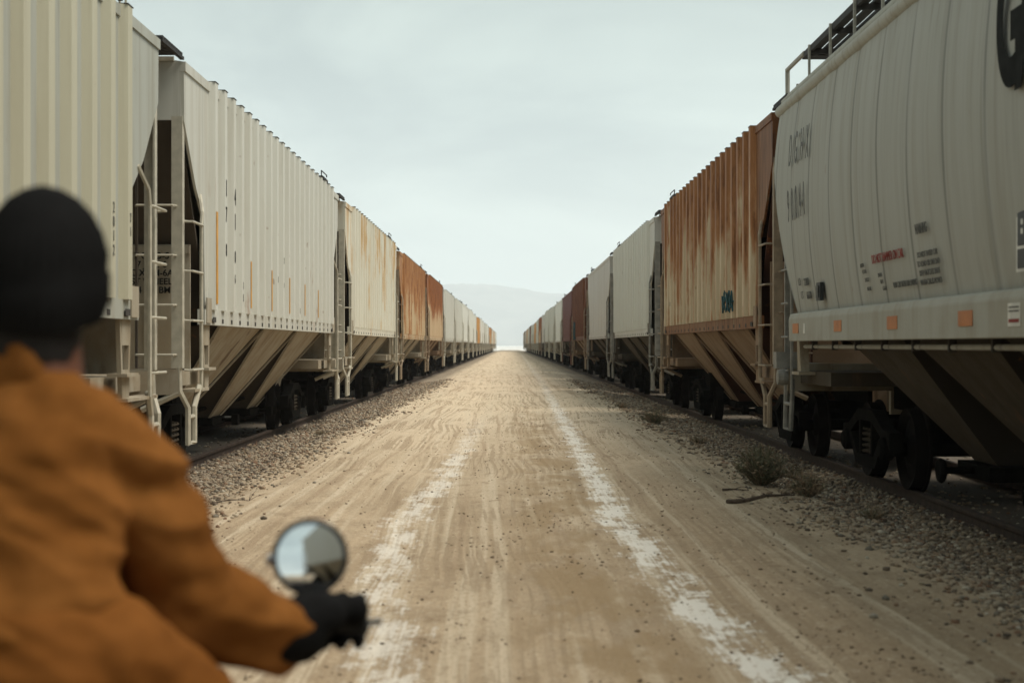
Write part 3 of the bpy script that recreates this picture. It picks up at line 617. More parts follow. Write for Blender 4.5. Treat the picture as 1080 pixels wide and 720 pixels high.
# ------------------------------------------------------------------ near right car: round sided hopper
def make_round():
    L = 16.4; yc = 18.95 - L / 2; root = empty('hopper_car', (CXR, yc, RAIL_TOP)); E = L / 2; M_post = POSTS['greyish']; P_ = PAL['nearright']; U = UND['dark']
    tag(root, 'grey green round sided hopper car with amber reflectors, nearest car in the right row', 'hopper car', 'freight cars in the right row')
    Rr = 7.2; zc = 3.15; xb = 1.73
    def xw(z): return xb - (Rr - math.sqrt(Rr * Rr - (z - zc) ** 2))
    zs = [1.84 + (4.36 - 1.84) * i / 14 for i in range(15)]
    b = MB(); yn = [-E + L * i / 260 for i in range(261)]
    for s in (-1, 1):
        V_ = []; F_ = []
        for j, z in enumerate(zs):
            cut = 0.12 + max(0, (3.6 - z)) * .62          # how far the edge is cut back
            for i, yy in enumerate(yn):
                y2 = max(-E + cut, min(E - cut, yy))
                dent = .010 * mnoise.noise(Vector((yy * .9, z * .8, s * 7))) + .004 * mnoise.noise(Vector((yy * 3, z * 1.2, 3)))
                u = ((yy + yc - 14.55) / 1.03) % 1.0; seam = -.007 * math.exp(-((min(u, 1 - u)) / .07) ** 2) + .003 * math.sin(math.pi * u)
                V_.append((s * (xw(z) + dent + seam), y2, z))
        nn = len(yn); o0 = len(V_)
        F_ = [(j * nn + i, j * nn + i + 1, (j + 1) * nn + i + 1, (j + 1) * nn + i) for j in range(len(zs) - 1) for i in range(nn - 1)]
        b.add(V_, F_, P_)
        b.add([(v[0] - s * .02, v[1], v[2]) for v in V_], F_, P_)
    # eave mouldings: a rolled gutter with a groove, and the domed roof
    for s in (-1, 1):
        b.tube([(s * (xw(4.36) - .02), -E - .0, 4.37), (s * (xw(4.36) - .02), E + .0, 4.37)], .075, PAL['trim'], 12)
        b.tube([(s * (xw(4.36) - .09), -E - .0, 4.49), (s * (xw(4.36) - .09), E + .0, 4.49)], .07, PAL['trim'], 12)
    xr = xw(4.36) - .10; rp = [(-xr + 2 * xr * i / 12, 4.47 + .26 * math.sin(math.pi * i / 12)) for i in range(13)]
    b.prism(rp, 'y', -E + .01, E - .01, P_)
    for s in (-1, 1):   # end wall and slope
        b.hexa([(-1.5, s * (E - .2), 3.55), (1.5, s * (E - .2), 3.55), (1.5, s * (E - .16), 3.55), (-1.5, s * (E - .16), 3.55)], [(-1.4, s * (E - .2), 4.42), (1.4, s * (E - .2), 4.42), (1.4, s * (E - .16), 4.42), (-1.4, s * (E - .16), 4.42)], P_)
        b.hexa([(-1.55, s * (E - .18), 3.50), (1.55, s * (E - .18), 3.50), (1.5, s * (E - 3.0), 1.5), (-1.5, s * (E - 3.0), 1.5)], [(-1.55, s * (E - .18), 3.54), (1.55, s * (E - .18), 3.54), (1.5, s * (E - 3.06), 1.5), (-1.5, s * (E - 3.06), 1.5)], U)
    b.obj('body', root, smooth=True)
    for s in (-1, 1):
        b = MB(); x1 = s * 1.73; e_ = E - 1.22
        b.prism([(s * 1.50, 1.56), (x1, 1.545), (x1 + s * .004, 1.80), (s * 1.715, 1.855), (s * 1.66, 1.87), (s * 1.50, 1.86)], 'y', -e_, e_, PAL['trim'])
        b.obj('side_sill', root, bevel=.008)
        b = MB(); zz = 1.485; b.tube([(s * 1.60, -e_ + .3, zz), (s * 1.60, e_ - .3, zz)], .022, P_, 8)
        k = -e_ + .5
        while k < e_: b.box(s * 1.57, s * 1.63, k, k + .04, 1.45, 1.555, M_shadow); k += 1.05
        b.obj('air_pipe', root)
    def Y_(px, X=3.22): return F_PX * X / (px - 538) - yc
    def out_(z): return -(xw(z) + .016)
    for Yw in (17.30, 15.08, 12.93, 10.85, 8.7, 6.6, 4.5):
        b = MB(); b.box(-1.7335, -1.7375, Yw - yc - .17, Yw - yc + .17, 1.635, 1.745, M_amber); b.obj('reflector', root)
    b = MB(); b.box(-1.7335, -1.736, 9.68 - yc, 9.92 - yc, 1.62, 1.77, M_whitepl)
    for k, z in enumerate((1.745, 1.72, 1.665)): b.box(-1.7365, -1.738, 9.70 - yc, 9.90 - yc, z - (.006 if k < 2 else .02), z + .004, M_redink if k == 2 else M_inkgrey)
    b.obj('sticker', root); b = MB(); b.box(-1.7335, -1.737, 16.75 - yc, 16.84 - yc, 1.63, 1.74, M_whitepl); b.obj('sticker', root)
    def T(s_, size, px, py, m, sx=1.0, bold=0.0):
        Yw = F_PX * 3.24 / (px - 538); z = 1.5 + (364 - py) / F_PX * Yw
        dz = z - zc; tilt = math.asin(dz / Rr)
        o = text_mesh(s_, size, m, 'lettering', root, (out_(z) - .012, Yw - yc, z), -1, sx=sx, bold=bold)
        o.rotation_euler = (Matrix.Rotation(R(-90), 3, 'Z') @ Matrix.Rotation(R(90) - tilt, 3, 'X')).to_euler()
        return o
    # single letters so that each sits on the curved side
    for k, ch in enumerate('DGHX'): T(ch, .52, 836 + k * 6.1, (166, 163, 160, 157)[k] + 9, M_inkgrey, .42, 0)
    for k, ch in enumerate('90041'): T(ch, .52, 836 + k * 4.2, (228, 226, 224, 222, 220)[k] + 6, M_inkgrey, .44, 0)
    T('G', 1.15, 1072, 84, M_ink, .62, .045); T('A', 1.15, 1094, 80, M_ink, .62, .045)
    T('DO NOT HAMMER ON CAR', .115, 934.5, 275, M_redink, .76, 0)
    T('WARNING', .12, 972.5, 246, M_inkgrey, .60)
    for k, t_ in enumerate(('DO NOT ENTER CAR', 'TO LOAD OR UNLOAD', 'KEEP HATCHES SHUT', 'WHEN CAR IS MOVED')): T(t_, .066, 976, 270 + k * 9.8, M_inkgrey, .92)
    T('VENT CAR WHEN UNLOADING', .072, 949, 302, M_inkgrey, .74)
    for k, (t_, px, py) in enumerate((('RPKD', 908, 282), ('COTS', 909.5, 288.5), ('SHOP', 911, 297), ('NEXT', 912, 306.5), ('PNEU', 925, 292), ('LIFT', 926, 299), ('GATE', 928, 306))): T(t_, .052, px, py, M_inkgrey, 1.1)
    T('LD', .12, 842, 301, M_inkgrey, 1.0); T('22800', .12, 849, 301, M_inkgrey, .9); T('LT', .12, 843, 315, M_inkgrey, 1.0); T('66600', .12, 850, 315, M_inkgrey, .9)
    b = MB(); Yw = F_PX * 3.25 / (864 - 538); b.box(out_(2.05) - .01, out_(2.05) - .05, Yw - yc - .10, Yw - yc + .10, 1.97, 2.16, M_black); b.box(out_(2.1) - .051, out_(2.1) - .056, Yw - yc - .05, Yw - yc + .06, 2.0, 2.13, M_inkgrey); b.obj('card_holder', root)
    b = MB(); z0 = 1.97; xx = out_(2.0) - .03
    b.box(xx, xx - .004, 9.90 - yc, 9.25 - yc, z0, z0 + .40, M_whitepl); b.box(xx - .005, xx - .007, 9.87 - yc, 9.28 - yc, z0 + .165, z0 + .385, M_black); b.box(xx - .005, xx - .007, 9.87 - yc, 9.28 - yc, z0 + .02, z0 + .145, M_black)
    for r_ in range(2):
        for q in range(4): b.box(xx - .008, xx - .009, 9.80 - yc - q * .13, 9.84 - yc - q * .13 - .08, z0 + .24 + r_ * .06, z0 + .275 + r_ * .06, M_whitepl)
    b.obj('data_panel', root)
    # hoppers
    for k in range(4):
        y1 = 15.55 - 2.45 * k - yc; y0 = y1 - 2.38; ym = (y0 + y1) / 2; b = MB()
        q = [(-.5, ym - .35, .40), (.5, ym - .35, .40), (.5, ym + .35, .40), (-.5, ym + .35, .40), (-1.52, y0 + .25, 1.55), (1.52, y0 + .25, 1.55), (1.52, y1, 1.55), (-1.52, y1, 1.55)]
        b.add(q, [(0, 3, 2, 1), (4, 5, 6, 7), (0, 1, 5, 4), (2, 3, 7, 6)], SLOPE['dark']); b.add(q, [(1, 2, 6, 5), (3, 0, 4, 7)], U)
        o = b.obj('hopper_bay', root); g = MB(); g.box(-.62, .62, ym - .5, ym + .5, .26, .395, M_iron); g.tube([(-.9, ym, .33), (.9, ym, .33)], .035, M_iron, 6); g.lathe([(.10, -.03), (.12, 0), (.10, .03)], (-.92, ym, .33), 'x', M_iron, 12); g.obj('discharge_gate', o)
    for s in (-1, 1):
        bogie(root, s * (E - 2.15)); coupler(root, s, L - .5)
        b = MB(); b.box(-1.45, 1.45, s * (E - 2.2), s * (E - .45), 1.05, 1.2, U); b.box(-1.6, 1.6, s * (E - .42), s * (E - .30), .95, 1.28, UND['pale']); b.box(-.34, .34, s * (E - 3.2), s * (E - .5), .74, 1.045, M_iron); b.obj('end_platform', root)
    b = MB(); b.box(-.2, .2, -E + 3.2, E - 3.2, .78, 1.05, M_iron); b.obj('underframe', root)
    for s in (-1, 1):
        for e_ in (-1, 1):
            yE = e_ * (E - .30)
            b = MB(); b.hexa([(s * 1.50, yE - e_ * .75, 1.2), (s * 1.60, yE - e_ * .75, 1.2), (s * 1.60, yE - e_ * .95, 1.2), (s * 1.50, yE - e_ * .95, 1.2)], [(s * 1.50, yE - e_ * .72, 1.56), (s * 1.60, yE - e_ * .72, 1.56), (s * 1.60, yE - e_ * .86, 1.56), (s * 1.50, yE - e_ * .86, 1.56)], UND['pale']); b.box(s * 1.45, s * 1.64, yE - e_ * .6, yE - e_ * 1.05, 1.16, 1.195, UND['pale']); b.obj('bolster_post', root)
            M_post = POSTS['greyish']; b = MB(); b.box(s * 1.62, s * 1.54, yE - e_ * .05, yE, 1.0, 3.4, M_post); b.tube([(s * 1.62, yE - e_ * .50, .98), (s * 1.62, yE - e_ * .50, 2.5)], .02, M_post, 6)
            for k in range(6): b.tube([(s * 1.62, yE - e_ * .02, 1.2 + .4 * k), (s * 1.66, yE - e_ * .05, 1.2 + .4 * k), (s * 1.66, yE - e_ * .48, 1.2 + .4 * k)], .013, M_post, 6)
            b.obj('side_ladder', root)
            b = MB(); b.tube([(s * 1.6, yE - e_ * .05, 1.1), (s * 1.62, yE - e_ * .08, .5), (s * 1.62, yE - e_ * .42, .5), (s * 1.6, yE - e_ * .46, 1.1)], .032, M_post, 6); b.tube([(s * 1.62, yE - e_ * .07, .8), (s * 1.62, yE - e_ * .43, .8)], .022, M_post, 6); b.obj('step', root)
    b = MB()   # uncoupling bracket and castings at the corner
    b.box(-1.75, -1.50, E - .50, E - .28, 1.22, 1.42, POSTS['greyish']); b.tube([(-1.72, E - .2, 1.30), (-1.0, E - .18, 1.25), (-.3, E - .15, .95)], .022, POSTS['greyish'], 6); b.lathe([(.09, -.06), (.10, 0), (.09, .06)], (-1.70, E - .62, 1.12), 'x', POSTS['greyish'], 14); b.obj('uncoupling_lever', root)
    # roof walk along the eave with posts
    b = MB(); ZW = 4.90
    for s_ in (-1, 1):
        for k in range(5): b.box(s_ * (1.50 - k * .13), s_ * (1.41 - k * .13), -E + 1.1, E - 1.08, ZW - .03, ZW, M_grate)
        b.box(s_ * 1.50, s_ * 1.535, -E + 1.1, E - 1.08, ZW - .06, ZW + .01, M_grate)
        k = -E + 1.1
        while k < E - 1.0:
            b.box(s_ * 1.535, s_ * 1.56, k, k + .035, 4.44, ZW + .012, M_bright); b.box(s_ * .85, s_ * 1.53, k, k + .05, ZW - .09, ZW - .031, M_grate); k += 1.15
        for e_ in (-1, 1):
            b.tube([(s_ * 1.53, e_ * (E - 1.1), ZW - .01), (s_ * 1.53, e_ * (E - .02), ZW - .01), (s_ * 1.53, e_ * (E - .02), 4.45)], .03, M_bright, 6)
            b.tube([(s_ * 1.53, e_ * (E - .7), ZW - .3), (s_ * 1.53, e_ * (E - .7), 4.45)], .02, M_bright, 6)
    for e_ in (-1, 1):
        for k in range(3): b.box(-1.5, 1.5, e_ * (E - 1.07 + k * .13), e_ * (E - 1.17 + k * .13), ZW - .03, ZW - .001, M_grate)
    b.obj('roof_walk', root)
    b = MB()
    for k in range(6):
        yy = -E + 1.6 + k * 2.6
        b.lathe([(.42, 0), (.42, .07), (.36, .10), (.1, .13)], (0, yy, 4.70), 'z', P_, 24)
    b.obj('roof_hatch', root, smooth=True)
    return root
make_round()

# ------------------------------------------------------------------ stones
def scatter(name, pts, sizes, tint, mat, label, seed=1, flat=0.6):
    r = np.random.default_rng(seed)
    ico = bmesh.new(); bmesh.ops.create_icosphere(ico, subdivisions=1, radius=1.0)
    bv = np.array([v.co[:] for v in ico.verts]); bf = np.array([[v.index for v in f.verts] for f in ico.faces]); ico.free()
    # 12-vertex lumps
    ico = bmesh.new(); bmesh.ops.create_icosphere(ico, subdivisions=1, radius=1.0); ico.free()
    N = len(pts); nv = len(bv)
    var = r.uniform(.62, 1.15, (N, nv, 1)); V = bv[None] * var
    V *= np.stack([r.uniform(.8, 1.3, N), r.uniform(.7, 1.1, N), r.uniform(flat * .7, flat * 1.2, N)], 1)[:, None, :]
    a = r.uniform(0, 6.28, N); ca, sa = np.cos(a)[:, None], np.sin(a)[:, None]
    x = V[..., 0] * ca - V[..., 1] * sa; y = V[..., 0] * sa + V[..., 1] * ca; V = np.stack([x, y, V[..., 2]], -1) * np.array(sizes)[:, None, None]
    V += np.array(pts)[:, None, :]
    me = bpy.data.meshes.new(name); me.vertices.add(N * nv); me.vertices.foreach_set('co', V.reshape(-1).astype(np.float32))
    FF = (bf[None] + (np.arange(N) * nv)[:, None, None]).reshape(-1); nf = N * len(bf)
    me.loops.add(nf * 3); me.loops.foreach_set('vertex_index', FF.astype(np.int32)); me.polygons.add(nf)
    me.polygons.foreach_set('loop_start', (np.arange(nf) * 3).astype(np.int32)); me.update(calc_edges=True)
    at = me.attributes.new('tint', 'FLOAT', 'POINT'); at.data.foreach_set('value', np.repeat(np.array(tint), nv).astype(np.float32))
    me.materials.append(mat); me.validate()
    o = bpy.data.objects.new(name, me); C.objects.link(o); tag(o, label, kind='stuff'); return o
SM = Mat('mixed ballast stone', 0.9, 0, 0.2); at = SM.n('ShaderNodeAttribute', attribute_name='tint')
rp = SM.n('ShaderNodeValToRGB'); SM.l(at.outputs['Fac'], rp.inputs[0]); e = rp.color_ramp.elements
e[0].position = 0; e[0].color = (0.09, 0.075, 0.06, 1); e[1].position = 1; e[1].color = (0.55, 0.49, 0.39, 1)
for p_, c_ in ((.3, (0.22, 0.165, 0.115, 1)), (.45, (0.36, 0.275, 0.185, 1)), (.55, (0.19, 0.105, 0.065, 1)), (.62, (0.34, 0.28, 0.20, 1)), (.8, (0.42, 0.35, 0.26, 1)), (.9, (0.14, 0.125, 0.10, 1))): q = e.new(p_); q.color = c_
SM.col(rp.outputs[0]); SM.bump(SM.noise(SM.pos(), 60, 3), 0.4, 0.01)
DM = Mat('dirt clod', 0.95, 0, 0.1); at = DM.n('ShaderNodeAttribute', attribute_name='tint'); DM.col(DM.mix(at.outputs['Fac'], (0.10, 0.07, 0.045), (0.40, 0.31, 0.21)))
def ballast(side, n):
    pts = []; sz = []; r = random.Random(11 + side)
    while len(pts) < n:
        y = 6.5 + 60 * r.random() ** 1.9; u = r.random()
        if u < .72: x = r.gauss(3.60, .50)
        elif u < .9: x = r.gauss(2.9, .45)
        else: x = r.uniform(2.2, 6.9)
        e0 = 2.72 + .55 * mnoise.noise(Vector((side * 3, y * .35, 2))) + .25 * mnoise.noise(Vector((side, y * 1.4, 8)))
        if x < e0 - .1 and r.random() > math.exp(-(e0 - x) * 3.2): continue
        if side > 0 and y < 14 and x < 4.3 and x > e0: pass
        s = r.choice((.008, .011, .014, .018, .024)) * r.uniform(.7, 1.25) * (1 + y / 60)
        pts.append((side * x, y, gz(side * x, y) + s * .25)); sz.append(s)
    return pts, sz
for side, n in ((-1, 22000), (1, 30000)):
    pts, sz = ballast(side, n)
    scatter('ballast_gravel', pts, sz, rng.uniform(0, 1, len(pts)), SM.m, 'loose grey brown ballast stones along the ' + ('left' if side < 0 else 'right') + ' track', seed=side + 5)
pts = []; sz = []; r = random.Random(3)
for i in range(9000):
    y = 6 + 40 * r.random() ** 1.6
    if r.random() < .55:
        cx_ = r.choice((.55, 1.45, -.2, 1.9, .3)); x = r.gauss(cx_, .22)
        if mnoise.noise(Vector((x * 1.5, y * .8, 4))) < .05: continue
    else: x = r.uniform(-3.2, 3.2)
    s = r.choice((.003, .004, .006, .008, .011)) * r.uniform(.6, 1.5); pts.append((x, y, gz(x, y) + s * .2)); sz.append(s)
scatter('dirt_clods', pts, sz, rng.uniform(0, .7, len(pts)), DM.m, 'small dirt clods and pebbles scattered on the road', seed=9)

# ------------------------------------------------------------------ weeds, twigs
M_weed = simple('grey green weed', (0.13, 0.125, 0.075), 0.9, var=0.4, scale=25)
M_dry = simple('dry brown weed', (0.25, 0.18, 0.115), 0.9, var=0.4, scale=25)
M_wood = simple('dead wood', (0.085, 0.062, 0.045), 0.9, var=0.4, scale=20)
def bush(x, y, wd, ht, n, label, m1=M_weed, m2=M_dry, seed=1, name='desert_shrub', mixd=.25):
    r = random.Random(seed); root = empty(name, (x, y, gz(x, y) - .01)); tag(root, label, 'shrub')
    st = MB(); lf = MB()
    for i in range(n):
        a = r.uniform(0, 6.283); rad = wd / 2 * math.sqrt(r.random()); hh = ht * r.uniform(.45, 1.0) * (1 - .45 * (rad / (wd / 2)) ** 2)
        p0 = Vector((math.cos(a) * rad * .12, math.sin(a) * rad * .12, 0)); p2 = Vector((math.cos(a) * rad, math.sin(a) * rad, hh)); p1 = p0.lerp(p2, .5) + Vector((r.uniform(-.03, .03), r.uniform(-.03, .03), hh * .12))
        m = m2 if r.random() < mixd else m1
        st.tube([p0, p1, p2], [.004, .0028, .0012], m, 3)
        for k in range(9):
            t = r.uniform(.25, 1); q = p0.lerp(p1, t * 2) if t < .5 else p1.lerp(p2, t * 2 - 1)
            d = Vector((r.gauss(0, 1), r.gauss(0, 1), r.gauss(.5, .7))).normalized(); l = r.uniform(.014, .040) * (ht / .4) ** .5; sd_ = d.orthogonal().normalized() * l * .20
            lf.add([q - sd_, q + sd_, q + d * l + sd_ * .2, q + d * l - sd_ * .2], [(0, 1, 2, 3)], m)
    st.obj('stem', root); lf.obj('foliage', root); return root
bush(2.66, 16.3, .62, .47, 480, 'low grey green shrub growing at the gravel edge right of the road', seed=2)
bush(2.98, 15.4, .45, .30, 170, 'dry reddish brown weed beside the grey green shrub', M_dry, M_weed, seed=3, mixd=.35)
bush(2.72, 29.0, .62, .34, 160, 'small scrubby weed further down the right gravel edge', seed=4, mixd=.4)
for i, (x, y, w_, h_) in enumerate(((3.25, 13.8, .3, .16), (3.5, 21.5, .5, .25), (2.9, 23.5, .35, .16), (2.62, 36, .4, .2), (-3.3, 27, .3, .14), (3.35, 18.2, .4, .22))):
    d = ('tiny dry tuft in front of the shrubs by the right track', 'low brown tuft close to the right rail beyond the shrub', 'thin tuft on the right gravel edge between two shrubs', 'small tuft far down the right gravel edge', 'tiny tuft on the gravel beside the left rail', 'brown tuft between the shrub and the right rail')[i]
    bush(x, y, w_, h_, 70, d, M_dry, M_weed, seed=20 + i, mixd=.4, name='weed_tuft')
def branch(label, base, pts, r0, twigs, seed):
    b = MB(); rr = random.Random(seed); x, y = base; P_ = [Vector((u, v, h_ + gz(x + u, y + v))) for u, v, h_ in pts]
    b.tube(P_, [r0 * (1 - .75 * i / (len(P_) - 1)) for i in range(len(P_))], M_wood, 7)
    for k in range(twigs):
        q = P_[rr.randrange(1, len(P_))]; d = Vector((rr.gauss(0, 1), rr.gauss(0, 1), rr.uniform(.0, .6))).normalized() * rr.uniform(.06, .16)
        b.tube([q, q + d * .5 + Vector((0, 0, .01)), q + d], [r0 * .35, r0 * .25, r0 * .1], M_wood, 5)
    o = b.obj('dead_branch'); o.location = (x, y, 0); tag(o, label, 'branch'); return o
branch('dark dead branch lying on the dirt in front of the shrub', (2.3, 14.3), [(-.30, -.15, .015), (-.1, -.05, .03), (.1, .1, .055), (.28, .3, .05), (.42, .5, .04)], .024, 7, 1)
branch('short reddish stick lying on the dirt left of the shrub', (2.25, 15.4), [(-.12, .0, .012), (0, .02, .02), (.14, .0, .015)], .014, 2, 2)
branch('thin brown twig lying on the dirt beside the rider', (-2.62, 14.4), [(-.18, -.05, .010), (-.02, 0, .022), (.08, .03, .018), (.17, .02, .012)], .009, 3, 5)

# ------------------------------------------------------------------ rider and motorcycle
def px(u, v, Yw): return Vector(((u - 538) / F_PX * Yw, Yw, CAM_Z - (v - 364) / F_PX * Yw))
BX = -.80
def blob(parts, name, mat, parent, voxel=.011, smooth=6, folds=0.0, fscale=.09, seed=0):
    """one continuous surface grown from tapered limbs: parts = list of (points, radii, squash) chains"""
    b = MB()
    for ch in parts:
        pts, rad = ch[0], ch[1]; sq = ch[2] if len(ch) > 2 else (1, 1, 1)
        pts = [Vector(p) for p in pts]
        # resample the chain and put overlapping ellipsoids along it
        for i in range(len(pts) - 1 if len(pts) > 1 else 1):
            a = pts[i]; c = pts[min(i + 1, len(pts) - 1)]; ra = rad[i]; rc = rad[min(i + 1, len(rad) - 1)]
            n = max(1, int((c - a).length / (min(ra, rc) * .25)))
            for k in range(n + 1):
                t = k / n; r_ = ra + (rc - ra) * t; q = a.lerp(c, t)
                vs_, fs_ = SPH; b.add([(q.x + v[0] * r_ * sq[0], q.y + v[1] * r_ * sq[1], q.z + v[2] * r_ * sq[2]) for v in vs_], fs_, mat)
    o = b.obj(name)
    m = o.modifiers.new('r', 'REMESH'); m.mode = 'VOXEL'; m.voxel_size = voxel; m.use_smooth_shade = True
    if smooth: s_ = o.modifiers.new('s', 'SMOOTH'); s_.iterations = smooth; s_.factor = .5
    dg = bpy.context.evaluated_depsgraph_get(); me = bpy.data.meshes.new_from_object(o.evaluated_get(dg)); bpy.data.objects.remove(o)
    if folds:
        nrm = [v.normal.copy() for v in me.vertices]
        for v, n_ in zip(me.vertices, nrm):
            q = v.co
            f1 = mnoise.noise(Vector((q.x / fscale * .7 + q.z / fscale * .5, q.y / fscale * .5, q.z / fscale * 1.5 + q.x / fscale * .6 + seed)))
            f2 = mnoise.noise(Vector((q.x / fscale * 2.1, q.y / fscale * 1.2 + seed, q.z / fscale * 3.6)))
            v.co = q + n_ * (folds * (1 - abs(f1) * 2.2) * .8 + folds * .35 * f2)
    me.materials.clear(); me.materials.append(mat)
    me.polygons.foreach_set('use_smooth', [True] * len(me.polygons)); me.polygons.foreach_set('material_index', [0] * len(me.polygons))
    o = bpy.data.objects.new(name, me); C.objects.link(o); o.parent = parent
    return o
tmp = bmesh.new(); bmesh.ops.create_icosphere(tmp, subdivisions=2, radius=1); tmp.verts.ensure_lookup_table()
SPH = ([v.co[:] for v in tmp.verts], [tuple(v.index for v in f.verts) for f in tmp.faces]); tmp.free()

M_skin = simple('brown skin', (0.13, 0.055, 0.032), 0.55, var=0.1)
def cloth(name, c, c2, rough=0.9, weave=260):
    M = Mat(name, rough, 0, 0.04); p = M.pos(); f = M.noise(p, 5, 5); g = M.noise(p, 38, 3)
    q = M.mix(M.ramp(f, .3, .7), c, c2); M.col(M.mix(M.ramp(g, .45, .75, 0, .3), q, tuple(x * .7 for x in c))); M.bump(M.noise(p, weave, 2), .25, .002)
    return M.m
M_jacket = cloth('burnt orange canvas', (0.145, 0.055, 0.012), (0.21, 0.084, 0.021))
M_pants = cloth('brown canvas trousers', (0.15, 0.055, 0.012), (0.19, 0.072, 0.017))
M_knit = cloth('black rib knit', (0.008, 0.008, 0.008), (0.012, 0.012, 0.012))
M_glove = simple('black leather', (0.007, 0.007, 0.007), 0.85, var=.3, spec=.04)
M_boot = simple('dark brown leather', (0.05, 0.03, 0.02), 0.6)
M_hair = simple('black hair', (0.012, 0.01, 0.009), 0.7)

rider = empty('person', (-.83, 2.75, 0)); tag(rider, 'rider in burnt orange canvas jacket and black knit beanie holding the handlebar', 'person')
def L_(p): p = Vector(p); return p - Vector((-.83, 2.75, 0))
def chain(pts): return [L_(p) for p in pts]
HX, HY, HZ_ = -.890, 2.93, 1.622                        # head centre
mx_ = lambda p: (2 * -.875 - p[0], p[1], p[2])          # mirror across the body's middle
shoulder, elbow, wrist = (-.728, 2.92, 1.222), (-.655, 3.02, .962), (-.435, 3.235, .862)
neck0, chest, waist, pelvis = (-.885, 2.90, 1.38), (-.885, 2.87, 1.20), (-.885, 2.76, 1.04), (-.85, 2.70, .93)
hip, knee, ankle = (-.73, 2.75, .91), (-.555, 3.10, .655), (-.50, 2.98, .12)
lshoulder, lelbow, lwrist = mx_(shoulder), mx_(elbow), (-1.185, 3.235, .875)
lhip, lknee, lankle = mx_(hip), (-1.11, 3.10, .655), (-1.15, 2.98, .12)
# body: head with face, neck, torso, limbs in one surface
parts = [([L_((HX, HY, HZ_ + .01))], [.1], (.86, 1.0, 1.18)), ([L_((HX, HY + .03, HZ_ - .065))], [.072], (.86, 1.0, 1.0)), ([L_((HX, HY + .055, HZ_ - .098))], [.035], (1.1, .9, .8)),
 ([L_((HX, HY + .105, HZ_ - .015)), L_((HX, HY + .122, HZ_ - .035))], [.012, .017]), ([L_((HX - .085, HY + .0, HZ_ - .02))], [.03], (.35, .7, 1.0)), ([L_((HX + .085, HY + .0, HZ_ - .02))], [.03], (.35, .7, 1.0)),
 (chain([(HX, HY - .015, HZ_ - .08), neck0]), [.075, .080]), (chain([neck0, chest, waist, pelvis]), [.075, .125, .115, .125], (1.15, .8, 1.0))]
parts += [([L_((HX + s * .032, HY + .098, HZ_ - .002))], [.012], (1.3, .6, .7)) for s in (-1, 1)] + [([L_((HX, HY + .104, HZ_ - .072))], [.016], (1.5, .5, .5))]
for S, E_, W_, Hp, K, A in ((shoulder, elbow, wrist, hip, knee, ankle), (lshoulder, lelbow, lwrist, lhip, lknee, lankle)):
    parts.append((chain([chest, S, E_, W_]), [.06, .052, .038, .026])); parts.append((chain([pelvis, Hp, K, A]), [.09, .085, .055, .036]))
blob(parts, 'body', M_skin, rider, .009, 3)
# jacket
cuff = (-.478, 3.20, .868)
jp = [(chain([(-.872, 2.875, 1.325), (-.885, 2.86, 1.20), (-.900, 2.79, 1.04), (-.87, 2.73, .93)]), [.105, .168, .165, .18], (1.10, .80, 1.0)),
      (chain([(-.872, 2.875, 1.325), (-.89, 2.895, 1.370)]), [.092, .08], (1.12, 1.0, .62))]
for sgn in (1, -1):
    f = (lambda p: p) if sgn > 0 else mx_
    cw = cuff if sgn > 0 else (-1.125, 3.20, .868)
    jp.append((chain([f((-.80, 2.885, 1.305)), f(shoulder), f((-.686, 2.965, 1.10)), f(elbow), (Vector(f(elbow)) * .5 + Vector(cw) * .5), cw]), [.090, .105, .102, .104, .092, .070]))
jk = blob(jp, 'jacket', M_jacket, rider, .009, 5, folds=.024, fscale=.16, seed=3)
# collar: standing ring with open front
b = MB(); cc = L_((-.905, 2.895, 1.405)); n_ = 40; V_ = []
for j, (rr_, zz) in enumerate(((.082, -.03), (.086, .0), (.082, .035), (.078, .052), (.070, .050), (.072, .0), (.070, -.03))):
    for i in range(n_):
        a = R(-90) + R(300) * (i / (n_ - 1) - .5); wv = .004 * math.sin(i * .9 + j)
        V_.append((cc.x + math.cos(a) * (rr_ + wv) * 1.05, cc.y + math.sin(a) * (rr_ + wv) + .01, cc.z + zz + .012 * math.cos(a + R(90)) + wv))
b.add(V_, [(j * n_ + i, j * n_ + i + 1, ((j + 1) % 7) * n_ + i + 1, ((j + 1) % 7) * n_ + i) for j in range(7) for i in range(n_ - 1)], M_jacket); b.obj('collar', rider, smooth=True)
# trousers
tp = [(chain([(-.845, 2.715, .94), (-.845, 2.70, .89)]), [.155, .16], (1.1, .9, .8))]
for Hp, K, A in ((hip, knee, ankle), (lhip, lknee, lankle)):
    mid = Vector(Hp) * .55 + Vector(K) * .45
    tp.append((chain([Hp, mid, K, Vector(K) * .45 + Vector(A) * .55, A]), [.125, .118, .092, .074, .062]))
blob(tp, 'trousers', M_pants, rider, .011, 5, folds=.007, fscale=.10, seed=8)
